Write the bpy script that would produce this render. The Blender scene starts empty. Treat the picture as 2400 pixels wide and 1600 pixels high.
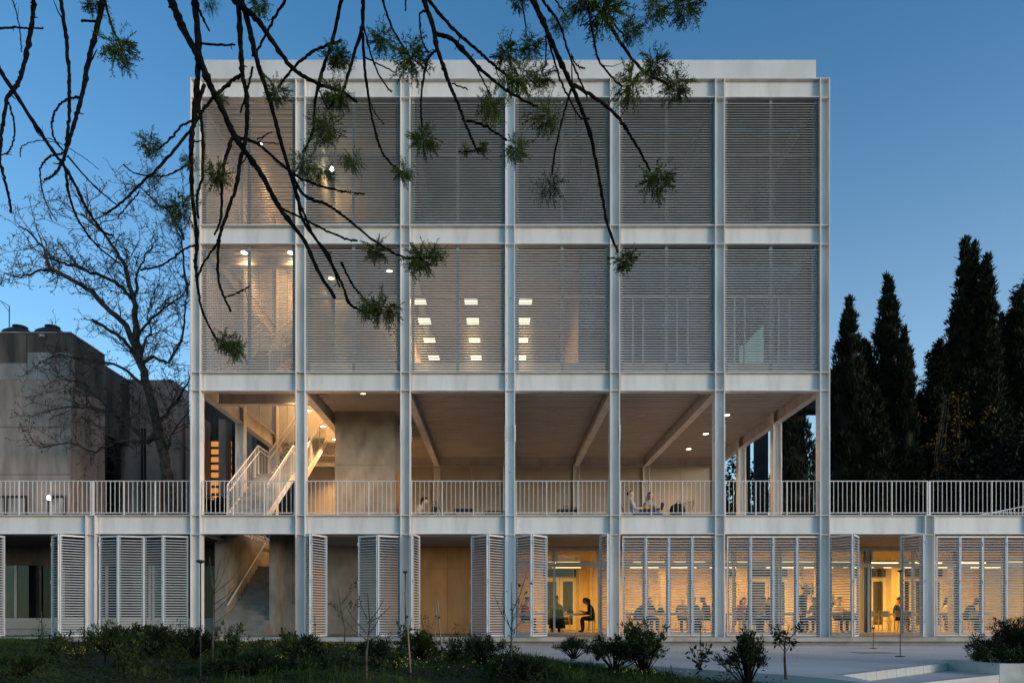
import bpy, math, random
import numpy as np
from mathutils import Vector, Matrix

R = math.radians
random.seed(7)
rng = np.random.default_rng(11)
scene = bpy.context.scene
COL = scene.collection

# ------------------------------------------------------------------ camera
D = 20.8            # camera to facade
CZ = 0.61           # eye height above the ground floor slab
FPX, VX, VY = 1600.0, 1171.0, 1445.0
cam = bpy.data.cameras.new('camera')
cam.sensor_width = 36.0
cam.lens = 24.0
cam.shift_x = (1200 - VX) / 2400
cam.shift_y = (VY - 800) / 2400
cam.clip_start = 0.1
cam.clip_end = 3000
cam_o = bpy.data.objects.new('camera', cam)
cam_o.location = (0, -D, CZ)
cam_o.rotation_euler = (R(90), 0, 0)
COL.objects.link(cam_o)
scene.camera = cam_o

# ------------------------------------------------------------------ sky, sun, exposure
SUN_EL, SUN_AZ = 4.0, 122.0     # low afterglow behind the camera on the right, dusk
world = bpy.data.worlds.new('World')
scene.world = world
world.use_nodes = True
wn = world.node_tree
sky = wn.nodes.new('ShaderNodeTexSky')
sky.sky_type = 'NISHITA'
sky.sun_disc = False
sky.sun_elevation = R(SUN_EL)
sky.sun_rotation = R(SUN_AZ)
sky.altitude = 50
sky.air_density = 1.0
sky.dust_density = 0.15
sky.ozone_density = 2.8
bg = wn.nodes['Background']
bg.inputs['Strength'].default_value = 0.11
# pale haze thickening evenly towards the horizon all round
tcw = wn.nodes.new('ShaderNodeTexCoord')
sxyz = wn.nodes.new('ShaderNodeSeparateXYZ')
wn.links.new(tcw.outputs['Generated'], sxyz.inputs[0])
om = wn.nodes.new('ShaderNodeMath'); om.operation = 'SUBTRACT'; om.use_clamp = True
om.inputs[0].default_value = 1.0
wn.links.new(sxyz.outputs['Z'], om.inputs[1])
pw = wn.nodes.new('ShaderNodeMath'); pw.operation = 'POWER'
pw.inputs[1].default_value = 3.0
wn.links.new(om.outputs[0], pw.inputs[0])
hz_ = wn.nodes.new('ShaderNodeMix'); hz_.data_type = 'RGBA'; hz_.blend_type = 'ADD'
hz_.inputs[7].default_value = (1.6, 1.5, 1.25, 1)
wn.links.new(pw.outputs[0], hz_.inputs[0])
dk = wn.nodes.new('ShaderNodeMix'); dk.data_type = 'RGBA'; dk.blend_type = 'MULTIPLY'
dk.inputs[0].default_value = 1.0
dk.inputs[7].default_value = (0.4, 0.9, 1.06, 1)
wn.links.new(sky.outputs[0], dk.inputs[6])
wn.links.new(dk.outputs[2], hz_.inputs[6])
wn.links.new(hz_.outputs[2], bg.inputs['Color'])

sun = bpy.data.lights.new('sun', 'SUN')
sun.energy = 0.95
sun.angle = R(25)
sun.color = (1.0, 0.78, 0.62)
sun_o = bpy.data.objects.new('sun', sun)
COL.objects.link(sun_o)
el, az = R(max(SUN_EL, 4)), R(SUN_AZ)
sd = Vector((math.sin(az) * math.cos(el), math.cos(az) * math.cos(el), math.sin(el)))
sun_o.rotation_euler = sd.to_track_quat('Z', 'Y').to_euler()

vs = scene.view_settings
vs.view_transform = 'Standard'
vs.look = 'None'
vs.exposure = 1.75
vs.gamma = 1.0
vs.use_curve_mapping = False
scene.cycles.max_bounces = 7
scene.cycles.diffuse_bounces = 4
scene.cycles.glossy_bounces = 3
scene.cycles.transparent_max_bounces = 16
scene.cycles.sample_clamp_indirect = 4.0
scene.cycles.use_denoising = True
scene.cycles.caustics_reflective = False
scene.cycles.caustics_refractive = False


def kk(Y):
    return FPX / (D + Y)


def P(px, py, Y):
    k = kk(Y)
    return Vector(((px - VX) / k, Y, CZ + (VY - py) / k))


# ------------------------------------------------------------------ materials
def mat(name, rgb, rough=0.6, var=0.08, scale=3.0, bump=0.0, bscale=25.0, spec=0.3, metal=0.0,
        rgb2=None, stretch=(1, 1, 1), detail=6.0, c0=0.35, c1=0.65):
    m = bpy.data.materials.new(name)
    m.use_nodes = True
    nt = m.node_tree
    b = nt.nodes['Principled BSDF']
    b.inputs['Roughness'].default_value = rough
    b.inputs['Specular IOR Level'].default_value = spec
    b.inputs['Metallic'].default_value = metal
    tc = nt.nodes.new('ShaderNodeTexCoord')
    mp = nt.nodes.new('ShaderNodeMapping')
    mp.inputs['Scale'].default_value = stretch
    nt.links.new(tc.outputs['Object'], mp.inputs['Vector'])
    no = nt.nodes.new('ShaderNodeTexNoise')
    no.inputs['Scale'].default_value = scale
    no.inputs['Detail'].default_value = detail
    nt.links.new(mp.outputs[0], no.inputs['Vector'])
    cr = nt.nodes.new('ShaderNodeValToRGB')
    if rgb2 is None:
        rgb2 = tuple(c * (1 - 2 * var) for c in rgb)
        rgb1 = tuple(min(1, c * (1 + var)) for c in rgb)
    else:
        rgb1 = rgb
    cr.color_ramp.elements[0].position = c0
    cr.color_ramp.elements[0].color = (*rgb2, 1)
    cr.color_ramp.elements[1].position = c1
    cr.color_ramp.elements[1].color = (*rgb1, 1)
    nt.links.new(no.outputs['Fac'], cr.inputs['Fac'])
    nt.links.new(cr.outputs['Color'], b.inputs['Base Color'])
    if bump > 0:
        n2 = nt.nodes.new('ShaderNodeTexNoise')
        n2.inputs['Scale'].default_value = bscale
        n2.inputs['Detail'].default_value = 5
        nt.links.new(mp.outputs[0], n2.inputs['Vector'])
        bp = nt.nodes.new('ShaderNodeBump')
        bp.inputs['Strength'].default_value = bump
        bp.inputs['Distance'].default_value = 0.02
        nt.links.new(n2.outputs['Fac'], bp.inputs['Height'])
        nt.links.new(bp.outputs['Normal'], b.inputs['Normal'])
    return m


def emit(name, rgb, strength):
    m = bpy.data.materials.new(name)
    m.use_nodes = True
    nt = m.node_tree
    b = nt.nodes['Principled BSDF']
    b.inputs['Base Color'].default_value = (0.04, 0.04, 0.04, 1)
    b.inputs['Emission Color'].default_value = (*rgb, 1)
    b.inputs['Emission Strength'].default_value = strength
    return m


def glass(name, tint=(0.92, 0.95, 0.95), extra=0.04, rough=0.015):
    m = bpy.data.materials.new(name)
    m.use_nodes = True
    nt = m.node_tree
    nt.nodes.remove(nt.nodes['Principled BSDF'])
    out = nt.nodes['Material Output']
    tr = nt.nodes.new('ShaderNodeBsdfTransparent')
    tr.inputs[0].default_value = (*tint, 1)
    gl = nt.nodes.new('ShaderNodeBsdfGlossy')
    gl.inputs['Roughness'].default_value = rough
    gl.inputs['Color'].default_value = (0.9, 0.95, 0.97, 1)
    fr = nt.nodes.new('ShaderNodeFresnel')
    fr.inputs['IOR'].default_value = 1.5
    ad = nt.nodes.new('ShaderNodeMath')
    ad.operation = 'ADD'
    ad.inputs[1].default_value = extra
    nt.links.new(fr.outputs[0], ad.inputs[0])
    mx = nt.nodes.new('ShaderNodeMixShader')
    nt.links.new(ad.outputs[0], mx.inputs[0])
    nt.links.new(tr.outputs[0], mx.inputs[1])
    nt.links.new(gl.outputs[0], mx.inputs[2])
    nt.links.new(mx.outputs[0], out.inputs['Surface'])
    return m


M = {}
M['paint'] = mat('white_steel_paint', (0.745, 0.71, 0.695), 0.45, rgb2=(0.58, 0.55, 0.535), scale=2.8, stretch=(1, 1, 0.18), spec=0.3, detail=9, c0=0.3, c1=0.62)
M['paint_worn'] = mat('white_steel_paint_chipped', (0.72, 0.735, 0.755), 0.45, rgb2=(0.16, 0.15, 0.14), scale=9, detail=3, c0=0.27, c1=0.31)
M['slat'] = mat('slat_aluminium_paint', (0.655, 0.65, 0.66), 0.4, rgb2=(0.56, 0.56, 0.565), scale=2.0)
M['post'] = mat('louvre_post_blue_grey', (0.2, 0.235, 0.28), 0.5, var=0.05)
M['render'] = mat('white_render', (0.66, 0.65, 0.65), 0.85, rgb2=(0.55, 0.54, 0.54), scale=1.1, bump=0.15, stretch=(1, 1, 0.5))
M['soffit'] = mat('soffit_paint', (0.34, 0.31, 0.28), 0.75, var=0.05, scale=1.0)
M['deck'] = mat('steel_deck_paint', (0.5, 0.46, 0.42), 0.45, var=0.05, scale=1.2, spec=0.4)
M['concrete'] = mat('fair_face_concrete', (0.36, 0.32, 0.28), 0.85, rgb2=(0.21, 0.185, 0.16), scale=2.4, bump=0.25, bscale=14, stretch=(1, 1, 0.6), c0=0.3, c1=0.7)
M['concrete_pale'] = mat('pale_concrete', (0.44, 0.41, 0.38), 0.85, rgb2=(0.3, 0.28, 0.26), scale=2.2, bump=0.2, bscale=18)
M['old'] = mat('weathered_concrete', (0.52, 0.37, 0.31), 0.9, rgb2=(0.3, 0.215, 0.18), scale=2.4, bump=0.35, bscale=9, stretch=(1, 1, 0.22), detail=12, c0=0.32, c1=0.62)
M['old_dark'] = mat('black_stained_concrete', (0.2, 0.15, 0.125), 0.9, rgb2=(0.06, 0.05, 0.045), scale=1.4, bump=0.35, bscale=9, stretch=(1, 1, 0.25), detail=9)
M['old_pale'] = mat('repainted_concrete', (0.5, 0.42, 0.38), 0.9, rgb2=(0.27, 0.24, 0.225), scale=1.2, bump=0.2, stretch=(1, 1, 0.4))
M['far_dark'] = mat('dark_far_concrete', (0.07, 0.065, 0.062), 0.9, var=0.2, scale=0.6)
M['ply'] = mat('birch_plywood', (0.6, 0.31, 0.13), 0.55, rgb2=(0.48, 0.235, 0.09), scale=2.6, stretch=(1, 1, 0.35), detail=10)
M['cream'] = mat('cream_wall', (0.72, 0.62, 0.42), 0.7, var=0.04)
M['white_in'] = mat('white_interior', (0.56, 0.51, 0.45), 0.7, var=0.04, scale=0.8)
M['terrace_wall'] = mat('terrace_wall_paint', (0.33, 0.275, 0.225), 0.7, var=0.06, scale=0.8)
M['brown_in'] = mat('brown_timber_wall', (0.3, 0.17, 0.1), 0.6, var=0.15, scale=2, stretch=(3, 3, 0.3))
M['grey_in'] = mat('grey_interior', (0.13, 0.14, 0.15), 0.8, var=0.08, scale=0.7)
M['floor_in'] = mat('interior_floor', (0.42, 0.36, 0.27), 0.45, var=0.1, scale=2)
M['frame'] = mat('window_frame_grey', (0.55, 0.54, 0.53), 0.5, var=0.04)
M['frame_white'] = mat('window_frame_white', (0.74, 0.72, 0.66), 0.5, var=0.03)
M['glass'] = glass('clear_glass', (0.95, 0.96, 0.95), 0.0)
M['glass_up'] = glass('upper_glass', (0.5, 0.58, 0.6), 0.05)
M['glass_dark'] = glass('tinted_glass', (0.3, 0.32, 0.32), 0.0)
M['black'] = mat('black_metal', (0.02, 0.02, 0.021), 0.5, var=0.1)
M['black_cloth'] = mat('black_cloth', (0.018, 0.018, 0.02), 0.9, var=0.2, scale=20)
M['steel'] = mat('tube_steel', (0.6, 0.58, 0.53), 0.35, var=0.05, metal=0.4)
M['tabletop'] = mat('laminate_top', (0.6, 0.55, 0.43), 0.5, var=0.05)
M['plaza'] = mat('plaza_concrete', (0.7, 0.66, 0.62), 0.85, rgb2=(0.52, 0.49, 0.46), scale=0.7, bump=0.2, bscale=40, detail=10, c0=0.25, c1=0.75)
nt_ = M['plaza'].node_tree
n3 = nt_.nodes.new('ShaderNodeTexNoise')
n3.inputs['Scale'].default_value = 0.35
n3.inputs['Detail'].default_value = 12
n3.inputs['Roughness'].default_value = 0.72
c3 = nt_.nodes.new('ShaderNodeValToRGB')
c3.color_ramp.elements[0].position = 0.42
c3.color_ramp.elements[0].color = (0.72, 0.71, 0.7, 1)
c3.color_ramp.elements[1].position = 0.56
c3.color_ramp.elements[1].color = (1, 1, 1, 1)
m3 = nt_.nodes.new('ShaderNodeMix'); m3.data_type = 'RGBA'; m3.blend_type = 'MULTIPLY'
m3.inputs[0].default_value = 1.0
bs_ = nt_.nodes['Principled BSDF']
src_ = bs_.inputs['Base Color'].links[0].from_socket
nt_.links.new(n3.outputs['Fac'], c3.inputs['Fac'])
nt_.links.new(src_, m3.inputs[6])
nt_.links.new(c3.outputs['Color'], m3.inputs[7])
nt_.links.new(m3.outputs[2], bs_.inputs['Base Color'])
M['stone'] = mat('step_stone', (0.5, 0.49, 0.46), 0.85, rgb2=(0.36, 0.35, 0.33), scale=3, bump=0.2)
M['asphalt'] = mat('dark_path', (0.06, 0.06, 0.06), 0.9, var=0.2, scale=8, bump=0.3, bscale=60)
M['soil'] = mat('garden_soil', (0.032, 0.034, 0.016), 0.95, rgb2=(0.045, 0.03, 0.02), scale=1.5, bump=0.6, bscale=20)
M['earth'] = mat('ground_earth', (0.05, 0.052, 0.03), 0.95, var=0.3, scale=0.2)
M['bark'] = mat('dark_bark', (0.009, 0.008, 0.0075), 1.0, var=0.3, spec=0.05, scale=18, bump=0.8, bscale=40)
M['bark_bare'] = mat('plane_tree_bark', (0.085, 0.064, 0.052), 0.9, var=0.35, scale=6, bump=0.6, bscale=18)
M['cane'] = mat('bamboo_cane', (0.22, 0.16, 0.1), 0.7, var=0.15, scale=10)


def leafmat(name, a, b, scale=1.2, rough=0.6):
    m = mat(name, a, rough, rgb2=b, scale=scale, spec=0.08)
    return m


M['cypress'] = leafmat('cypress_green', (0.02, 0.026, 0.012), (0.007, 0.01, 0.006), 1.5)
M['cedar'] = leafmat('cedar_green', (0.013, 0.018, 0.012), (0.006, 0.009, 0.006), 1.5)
M['autumn'] = leafmat('autumn_leaf', (0.15, 0.08, 0.018), (0.06, 0.03, 0.01), 5)
M['needle'] = leafmat('foreground_needle', (0.06, 0.095, 0.016), (0.02, 0.036, 0.008), 14)
M['grass'] = leafmat('grass_green', (0.045, 0.082, 0.014), (0.012, 0.028, 0.007), 1.6)
M['shrub'] = leafmat('shrub_green', (0.024, 0.038, 0.015), (0.008, 0.014, 0.007), 9)
M['weed'] = leafmat('weed_green', (0.034, 0.058, 0.014), (0.012, 0.023, 0.007), 7)
M['flower'] = mat('yellow_flower', (0.55, 0.42, 0.02), 0.7, var=0.1)
M['bud'] = leafmat('dry_bud', (0.06, 0.04, 0.03), (0.03, 0.022, 0.018), 9)
WARM = (1.0, 0.56, 0.21)
M['lamp'] = emit('lit_downlight', (1.0, 0.8, 0.5), 5)
M['panel'] = emit('lit_ceiling_panel', (1.0, 0.8, 0.5), 1.1)
M['tube'] = emit('lit_linear_lamp', (1.0, 0.7, 0.28), 1.1)
M['cold'] = emit('lit_white_floodlight', (1.0, 0.98, 0.95), 25)
M['bulb'] = emit('lit_bare_bulb', (1.0, 0.8, 0.5), 25)
M['orange_win'] = emit('lit_orange_window', (1.0, 0.42, 0.1), 0.2)
M['screen'] = emit('lit_projection', (0.5, 0.85, 0.78), 0.1)
M['tank'] = mat('black_plastic_tank', (0.03, 0.032, 0.037), 0.5, var=0.1)
M['brown_frame'] = mat('brown_frame', (0.06, 0.035, 0.025), 0.7, var=0.1)
M['red_pipe'] = mat('red_pipe', (0.2, 0.04, 0.03), 0.6, var=0.1)
M['orange_door'] = mat('orange_panel', (0.5, 0.2, 0.06), 0.55, var=0.08)
CLOTH = {}


def cloth(rgb):
    key = tuple(round(c, 3) for c in rgb)
    if key not in CLOTH:
        CLOTH[key] = mat('cloth_%d' % len(CLOTH), rgb, 0.9, var=0.12, scale=12, spec=0.1)
    return CLOTH[key]


# ------------------------------------------------------------------ mesh helpers
class MB:
    def __init__(self):
        self.v, self.f, self.mi, self.cur = [], [], [], 0

    def quad(self, pts):
        n = len(self.v)
        self.v += [tuple(p) for p in pts]
        self.f.append(tuple(range(n, n + len(pts))))
        self.mi.append(self.cur)

    def box(self, x0, x1, y0, y1, z0, z1):
        n = len(self.v)
        self.v += [(x0, y0, z0), (x1, y0, z0), (x1, y1, z0), (x0, y1, z0),
                   (x0, y0, z1), (x1, y0, z1), (x1, y1, z1), (x0, y1, z1)]
        for q in ((0, 3, 2, 1), (4, 5, 6, 7), (0, 1, 5, 4), (1, 2, 6, 5), (2, 3, 7, 6), (3, 0, 4, 7)):
            self.f.append(tuple(n + i for i in q))
            self.mi.append(self.cur)
        return self

    def prism(self, prof, axis, a0, a1):
        """closed 2D profile extruded along axis 'x' (profile y,z), 'y' (x,z) or 'z' (x,y)"""
        def pt(u, w, a):
            return {'x': (a, u, w), 'y': (u, a, w), 'z': (u, w, a)}[axis]
        n, m = len(self.v), len(prof)
        self.v += [pt(u, w, a0) for u, w in prof] + [pt(u, w, a1) for u, w in prof]
        for i in range(m):
            j = (i + 1) % m
            self.f.append((n + i, n + j, n + m + j, n + m + i))
            self.mi.append(self.cur)
        self.f.append(tuple(n + i for i in reversed(range(m))))
        self.f.append(tuple(n + m + i for i in range(m)))
        self.mi += [self.cur] * 2
        return self

    def tube(self, pts, rad, n=6, cap=True):
        pts = [Vector(p) for p in pts]
        if not hasattr(rad, '__len__'):
            rad = [rad] * len(pts)
        base = len(self.v)
        t0 = (pts[1] - pts[0]).normalized()
        ref = Vector((0, 0, 1)) if abs(t0.z) < 0.9 else Vector((1, 0, 0))
        u = t0.cross(ref).normalized()
        for i, p in enumerate(pts):
            if i == 0:
                t = t0
            elif i == len(pts) - 1:
                t = (pts[i] - pts[i - 1]).normalized()
            else:
                t = (pts[i + 1] - pts[i - 1])
                t = t.normalized() if t.length > 1e-9 else t0
            u = (u - t * u.dot(t))
            u = u.normalized() if u.length > 1e-6 else t.orthogonal().normalized()
            w = t.cross(u)
            for a in range(n):
                an = 2 * math.pi * a / n
                self.v.append(tuple(p + (u * math.cos(an) + w * math.sin(an)) * rad[i]))
        for i in range(len(pts) - 1):
            for a in range(n):
                b = (a + 1) % n
                self.f.append((base + i * n + a, base + i * n + b, base + (i + 1) * n + b, base + (i + 1) * n + a))
                self.mi.append(self.cur)
        if cap:
            self.f.append(tuple(base + a for a in reversed(range(n))))
            self.f.append(tuple(base + (len(pts) - 1) * n + a for a in range(n)))
            self.mi += [self.cur] * 2
        return self

    def lathe(self, prof, n=16, c=(0, 0, 0)):
        """prof: list of (r,z)"""
        base = len(self.v)
        for r, z in prof:
            for a in range(n):
                an = 2 * math.pi * a / n
                self.v.append((c[0] + r * math.cos(an), c[1] + r * math.sin(an), c[2] + z))
        for i in range(len(prof) - 1):
            for a in range(n):
                b = (a + 1) % n
                self.f.append((base + i * n + a, base + i * n + b, base + (i + 1) * n + b, base + (i + 1) * n + a))
                self.mi.append(self.cur)
        self.f.append(tuple(base + a for a in reversed(range(n))))
        self.f.append(tuple(base + (len(prof) - 1) * n + a for a in range(n)))
        self.mi += [self.cur] * 2
        return self

    def mesh(self, name, mats, smooth=False):
        me = bpy.data.meshes.new(name)
        me.from_pydata(self.v, [], self.f)
        if not isinstance(mats, (list, tuple)):
            mats = [mats]
        for m in mats:
            me.materials.append(m)
        if len(mats) > 1:
            me.polygons.foreach_set('material_index', self.mi)
        if smooth:
            me.polygons.foreach_set('use_smooth', [True] * len(me.polygons))
        me.update()
        return me


def np_mesh(name, V, F, mats, mi=None):
    me = bpy.data.meshes.new(name)
    V = np.asarray(V, dtype=np.float32)
    F = np.asarray(F, dtype=np.int32)
    k = F.shape[1]
    me.vertices.add(len(V))
    me.vertices.foreach_set('co', V.ravel())
    me.loops.add(F.size)
    me.loops.foreach_set('vertex_index', F.ravel())
    me.polygons.add(len(F))
    me.polygons.foreach_set('loop_start', np.arange(0, F.size, k, dtype=np.int32))
    me.polygons.foreach_set('loop_total', np.full(len(F), k, dtype=np.int32))
    if not isinstance(mats, (list, tuple)):
        mats = [mats]
    for m in mats:
        me.materials.append(m)
    if mi is not None:
        me.polygons.foreach_set('material_index', np.asarray(mi, dtype=np.int32))
    me.update()
    me.validate()
    return me


def link(name, me, parent=None, loc=None, rz=None):
    o = bpy.data.objects.new(name, me)
    COL.objects.link(o)
    if parent is not None:
        o.parent = parent
    if loc is not None:
        o.location = loc
    if rz is not None:
        o.rotation_euler = (0, 0, rz)
    return o


def tag(o, label=None, cat=None, group=None, kind=None):
    if label:
        o['label'] = label
    if cat:
        o['category'] = cat
    if group:
        o['group'] = group
    if kind:
        o['kind'] = kind
    return o


def thing(name, label, cat, loc=(0, 0, 0), rz=0.0, group=None):
    o = link(name, None, None, loc, rz)
    return tag(o, label, cat, group)


def struct(name, me, parent=None):
    o = link(name, me, parent)
    if parent is None:
        o['kind'] = 'structure'
    return o


def bx(name, parent, m, *b):
    mb = MB()
    if isinstance(b[0], (tuple, list)):
        for q in b:
            mb.box(*q)
    else:
        mb.box(*b)
    return link(name, mb.mesh(name, m), parent)


# ------------------------------------------------------------------ ground, plaza, garden
XC = [-9.28 + 3.2 * i for i in range(7)]
XL = [-12.48, -15.68, -18.88]
XR = [13.12, 16.32, 19.52]
PZ = -0.26

mb = MB()
mb.quad([(-600, -600, -0.62), (600, -600, -0.62), (600, 900, -0.62), (-600, 900, -0.62)])
struct('ground', mb.mesh('ground', M['earth']))

edge = [(-3.6, -0.62), (-2.7, -1.6), (-1.6, -3.4), (-0.6, -4.85), (0.6, -6.3), (1.9, -7.8), (3.1, -9.1), (4.0, -10.2), (4.55, -10.9), (4.85, -11.8), (4.95, -13.2)]


def smooth_line(pts, n=6):
    out = []
    for i in range(len(pts) - 1):
        p0 = Vector(pts[max(i - 1, 0)]); p1 = Vector(pts[i]); p2 = Vector(pts[i + 1]); p3 = Vector(pts[min(i + 2, len(pts) - 1)])
        for j in range(n):
            t = j / n
            out.append(0.5 * ((2 * p1) + (p2 - p0) * t + (2 * p0 - 5 * p1 + 4 * p2 - p3) * t * t + (3 * p1 - p0 - 3 * p2 + p3) * t ** 3))
    out.append(Vector(pts[-1]))
    return out


ed = smooth_line(edge)
stepA, stepB = (5.1, -10.62), (8.43, -7.9)
poly = [(p.x, p.y) for p in ed if p.y > -11.9] + [(5.02, -11.9), (5.12, -10.75), stepA, stepB, (8.5, -7.75), (30, -7.75), (30, -0.62)]
mb = MB()
mb.prism(poly, 'z', -0.6, PZ)
plaza = struct('plaza', mb.mesh('plaza', M['plaza']))
# lower landings with stone steps
d1 = Vector((stepB[0] - stepA[0], stepB[1] - stepA[1], 0)).normalized()
nrm = Vector((d1.y, -d1.x, 0))
mb = MB()
q = [Vector((*stepA, 0)) - d1 * 0.3 - nrm * 0.05, Vector((*stepB, 0)) - nrm * 0.05, Vector((8.75, -8.95, 0)), Vector((9.05, -8.75, 0)), Vector((6.3, -10.5, 0)), Vector((5.2, -12.4, 0))]
mb.prism([(5.06, -10.95), (stepA[0] + 0.03, stepA[1] + 0.02), (stepB[0] + .03, stepB[1] + 0.02), (8.72, -8.9), (6.3, -10.45), (5.1, -11.25)], 'z', -0.6, -0.4)
struct('lower_landing', mb.mesh('lower_landing', M['plaza']))
mb = MB()
mb.prism([(5.0, -12.6), (5.1, -11.2), (6.3, -10.4), (8.75, -8.85), (9.6, -9.2), (9.6, -13), (5.0, -13.4)], 'z', -0.6, -0.53)
struct('lower_path', mb.mesh('lower_path', M['plaza']))


def riser(a, b, ztop, h, n, name):
    a, b = Vector((*a, 0)), Vector((*b, 0))
    d = (b - a)
    L = d.length
    d.normalize()
    nn = Vector((d.y, -d.x, 0))
    rz = math.atan2(d.y, d.x)
    me = MB().box(0.006, L / n - 0.006, -0.025, 0.12, -h, 0.0).mesh('step_stone', M['stone'])
    for i in range(n):
        o = link('step_stone', me, plaza, a + d * (L / n) * i + Vector((0, 0, ztop + 0.005)), rz)


riser(stepA, stepB, PZ, 0.14, 11, 'r1')
riser((6.3, -10.42), (8.72, -8.87), -0.4, 0.135, 7, 'r2')
# dark kerb path along the garden
mb = MB()
L0 = [(p.x, p.y) for p in ed[18:]]
off = []
for i, p in enumerate(ed[18:]):
    a = ed[18:][max(i - 1, 0)]; b = ed[18:][min(i + 1, len(ed[18:]) - 1)]
    t = (b - a).normalized()
    off.append((p.x + t.y * 1.0, p.y - t.x * 1.0))
mb.prism(L0 + off[::-1], 'z', -0.6, -0.44)
struct('path', mb.mesh('path', M['asphalt']))

# garden mound: grid left of the plaza edge


def edge_x(y):
    if y >= ed[0].y:
        return ed[0].x
    for a, b in zip(ed[:-1], ed[1:]):
        if b.y <= y <= a.y:
            t = (a.y - y) / max(a.y - b.y, 1e-6)
            return a.x + (b.x - a.x) * t
    return ed[-1].x


def hnoise(x, y):
    return (0.05 * math.sin(1.7 * x + 0.6 * y) + 0.04 * math.sin(2.9 * y - 1.1 * x + 1) + 0.025 * math.sin(5.1 * x + 3.3 * y + 2) + 0.015 * math.sin(9.3 * x - 7.7 * y))


def garden_z(x, y):
    d = edge_x(y) - x                       # metres inside the garden
    t = min(1.0, max(0.0, d / 1.4))
    t = t * t * (3 - 2 * t)
    left = min(1.0, max(0.0, (-1.5 - x) / 7.0))
    base = -0.22 + 0.10 * left
    if y < -8.5:
        base -= 0.03 * (-8.5 - y)
    return -0.5 + (base + 0.5) * t + hnoise(x, y) * t


NX, NY = 120, 90
gx = np.linspace(-19, 5.2, NX)
gy = np.linspace(-20.5, -0.45, NY)
V = [(x, y, garden_z(x, y)) for y in gy for x in gx]
F = []
for j in range(NY - 1):
    for i in range(NX - 1):
        xm = (gx[i] + gx[i + 1]) / 2
        ym = (gy[j] + gy[j + 1]) / 2
        if xm < edge_x(ym) + 0.1 - (0.75 if ym < -7.5 else 0):
            F.append((j * NX + i, j * NX + i + 1, (j + 1) * NX + i + 1, (j + 1) * NX + i))
me = np_mesh('garden', V, F, M['soil'])
me.polygons.foreach_set('use_smooth', [True] * len(me.polygons))
struct('garden', me)


def dens(x, y):
    return 0.5 + 0.35 * math.sin(1.3 * x + 0.7 * y + 1) + 0.3 * math.sin(2.1 * y - 0.9 * x)


def in_garden(x, y, m=0.15):
    return x < edge_x(y) - m - (0.85 if y < -7.5 else 0)


# grass
V, F, MI = [], [], []
cnt = 0
while cnt < 80000:
    y = -13.8 + 13.1 * random.random() ** 0.9
    dist = D + y
    x = random.uniform(-0.78 * dist - 0.5, 0.5 * dist)
    if not in_garden(x, y):
        continue
    if random.random() > dens(x, y) + 0.25:
        continue
    z = garden_z(x, y) - 0.01
    h = random.uniform(0.03, 0.1) * (0.6 + 0.8 * max(0, dens(x, y))) * (2.2 if random.random() < 0.03 else 1)
    a = random.uniform(0, 6.28)
    lx, ly = random.uniform(-0.07, 0.07), random.uniform(-0.07, 0.07)
    w = random.uniform(0.004, 0.011)
    n = len(V)
    V += [(x - w * math.cos(a), y - w * math.sin(a), z), (x + w * math.cos(a), y + w * math.sin(a), z), (x + lx, y + ly, z + h)]
    F.append((n, n + 1, n + 2))
    MI.append(0)
    cnt += 1
o = link('grass', np_mesh('grass', V, F, [M['grass']], MI))
tag(o, 'unmown dark green grass covering the garden bank', 'grass', kind='stuff')
# broad leaved ground cover, clover and seedlings
C = []
while len(C) < 2600:
    y = -13.5 + 12.6 * random.random()
    dist = D + y
    x = random.uniform(-0.78 * dist, 0.5 * dist)
    if not in_garden(x, y) or random.random() > 1.15 - dens(x, y):
        continue
    C.append((x, y, garden_z(x, y) + random.uniform(0.0, 0.08)))
N_ = len(C) * 9
P0 = np.repeat(np.asarray(C), 9, axis=0) + rng.normal(size=(N_, 3)) * np.array([0.07, 0.07, 0.03])
A_ = rng.uniform(0, 6.28, N_)
S_ = rng.uniform(0.018, 0.055, (N_, 1))
U_ = np.stack([np.cos(A_), np.sin(A_), rng.uniform(-0.2, 0.7, N_)], 1)
W_ = np.stack([-np.sin(A_), np.cos(A_), rng.normal(size=N_) * 0.3], 1) * 0.4
V = np.empty((N_, 4, 3))
V[:, 0] = P0; V[:, 1] = P0 + U_ * S_ * 0.55 + W_ * S_; V[:, 2] = P0 + U_ * S_ * 1.1; V[:, 3] = P0 + U_ * S_ * 0.55 - W_ * S_
o = link('ground_cover', np_mesh('ground_cover', V.reshape(-1, 3), np.arange(N_ * 4).reshape(-1, 4), M['weed']))
tag(o, 'low broad leaved ground cover between the grass', 'ground cover', kind='stuff')
V, F = [], []
for i in range(260):
    if i < 170:
        x, y = random.uniform(-1, 13), random.uniform(-9, -0.8)
        if x < edge_x(y) + 0.2 or (x > 4.5 and y < -7.2):
            continue
        z = PZ + 0.004
    else:
        x, y = random.uniform(-8, 2), random.uniform(-11, -2)
        if not in_garden(x, y):
            continue
        z = garden_z(x, y) + 0.03
    a_ = random.uniform(0, 6.28)
    l = random.uniform(0.02, 0.045)
    n = len(V)
    V += [(x, y, z), (x + l * .5 * math.cos(a_ + .5), y + l * .5 * math.sin(a_ + .5), z + random.uniform(0.002, 0.012)), (x + l * math.cos(a_), y + l * math.sin(a_), z + 0.003), (x + l * .5 * math.cos(a_ - .5), y + l * .5 * math.sin(a_ - .5), z + random.uniform(0.002, 0.012))]
    F.append((n, n + 1, n + 2, n + 3))
o = link('leaf_litter', np_mesh('leaf_litter', V, F, M['autumn']))
tag(o, 'scattered dry brown leaves on the plaza and grass', 'leaf litter', kind='stuff')
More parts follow.
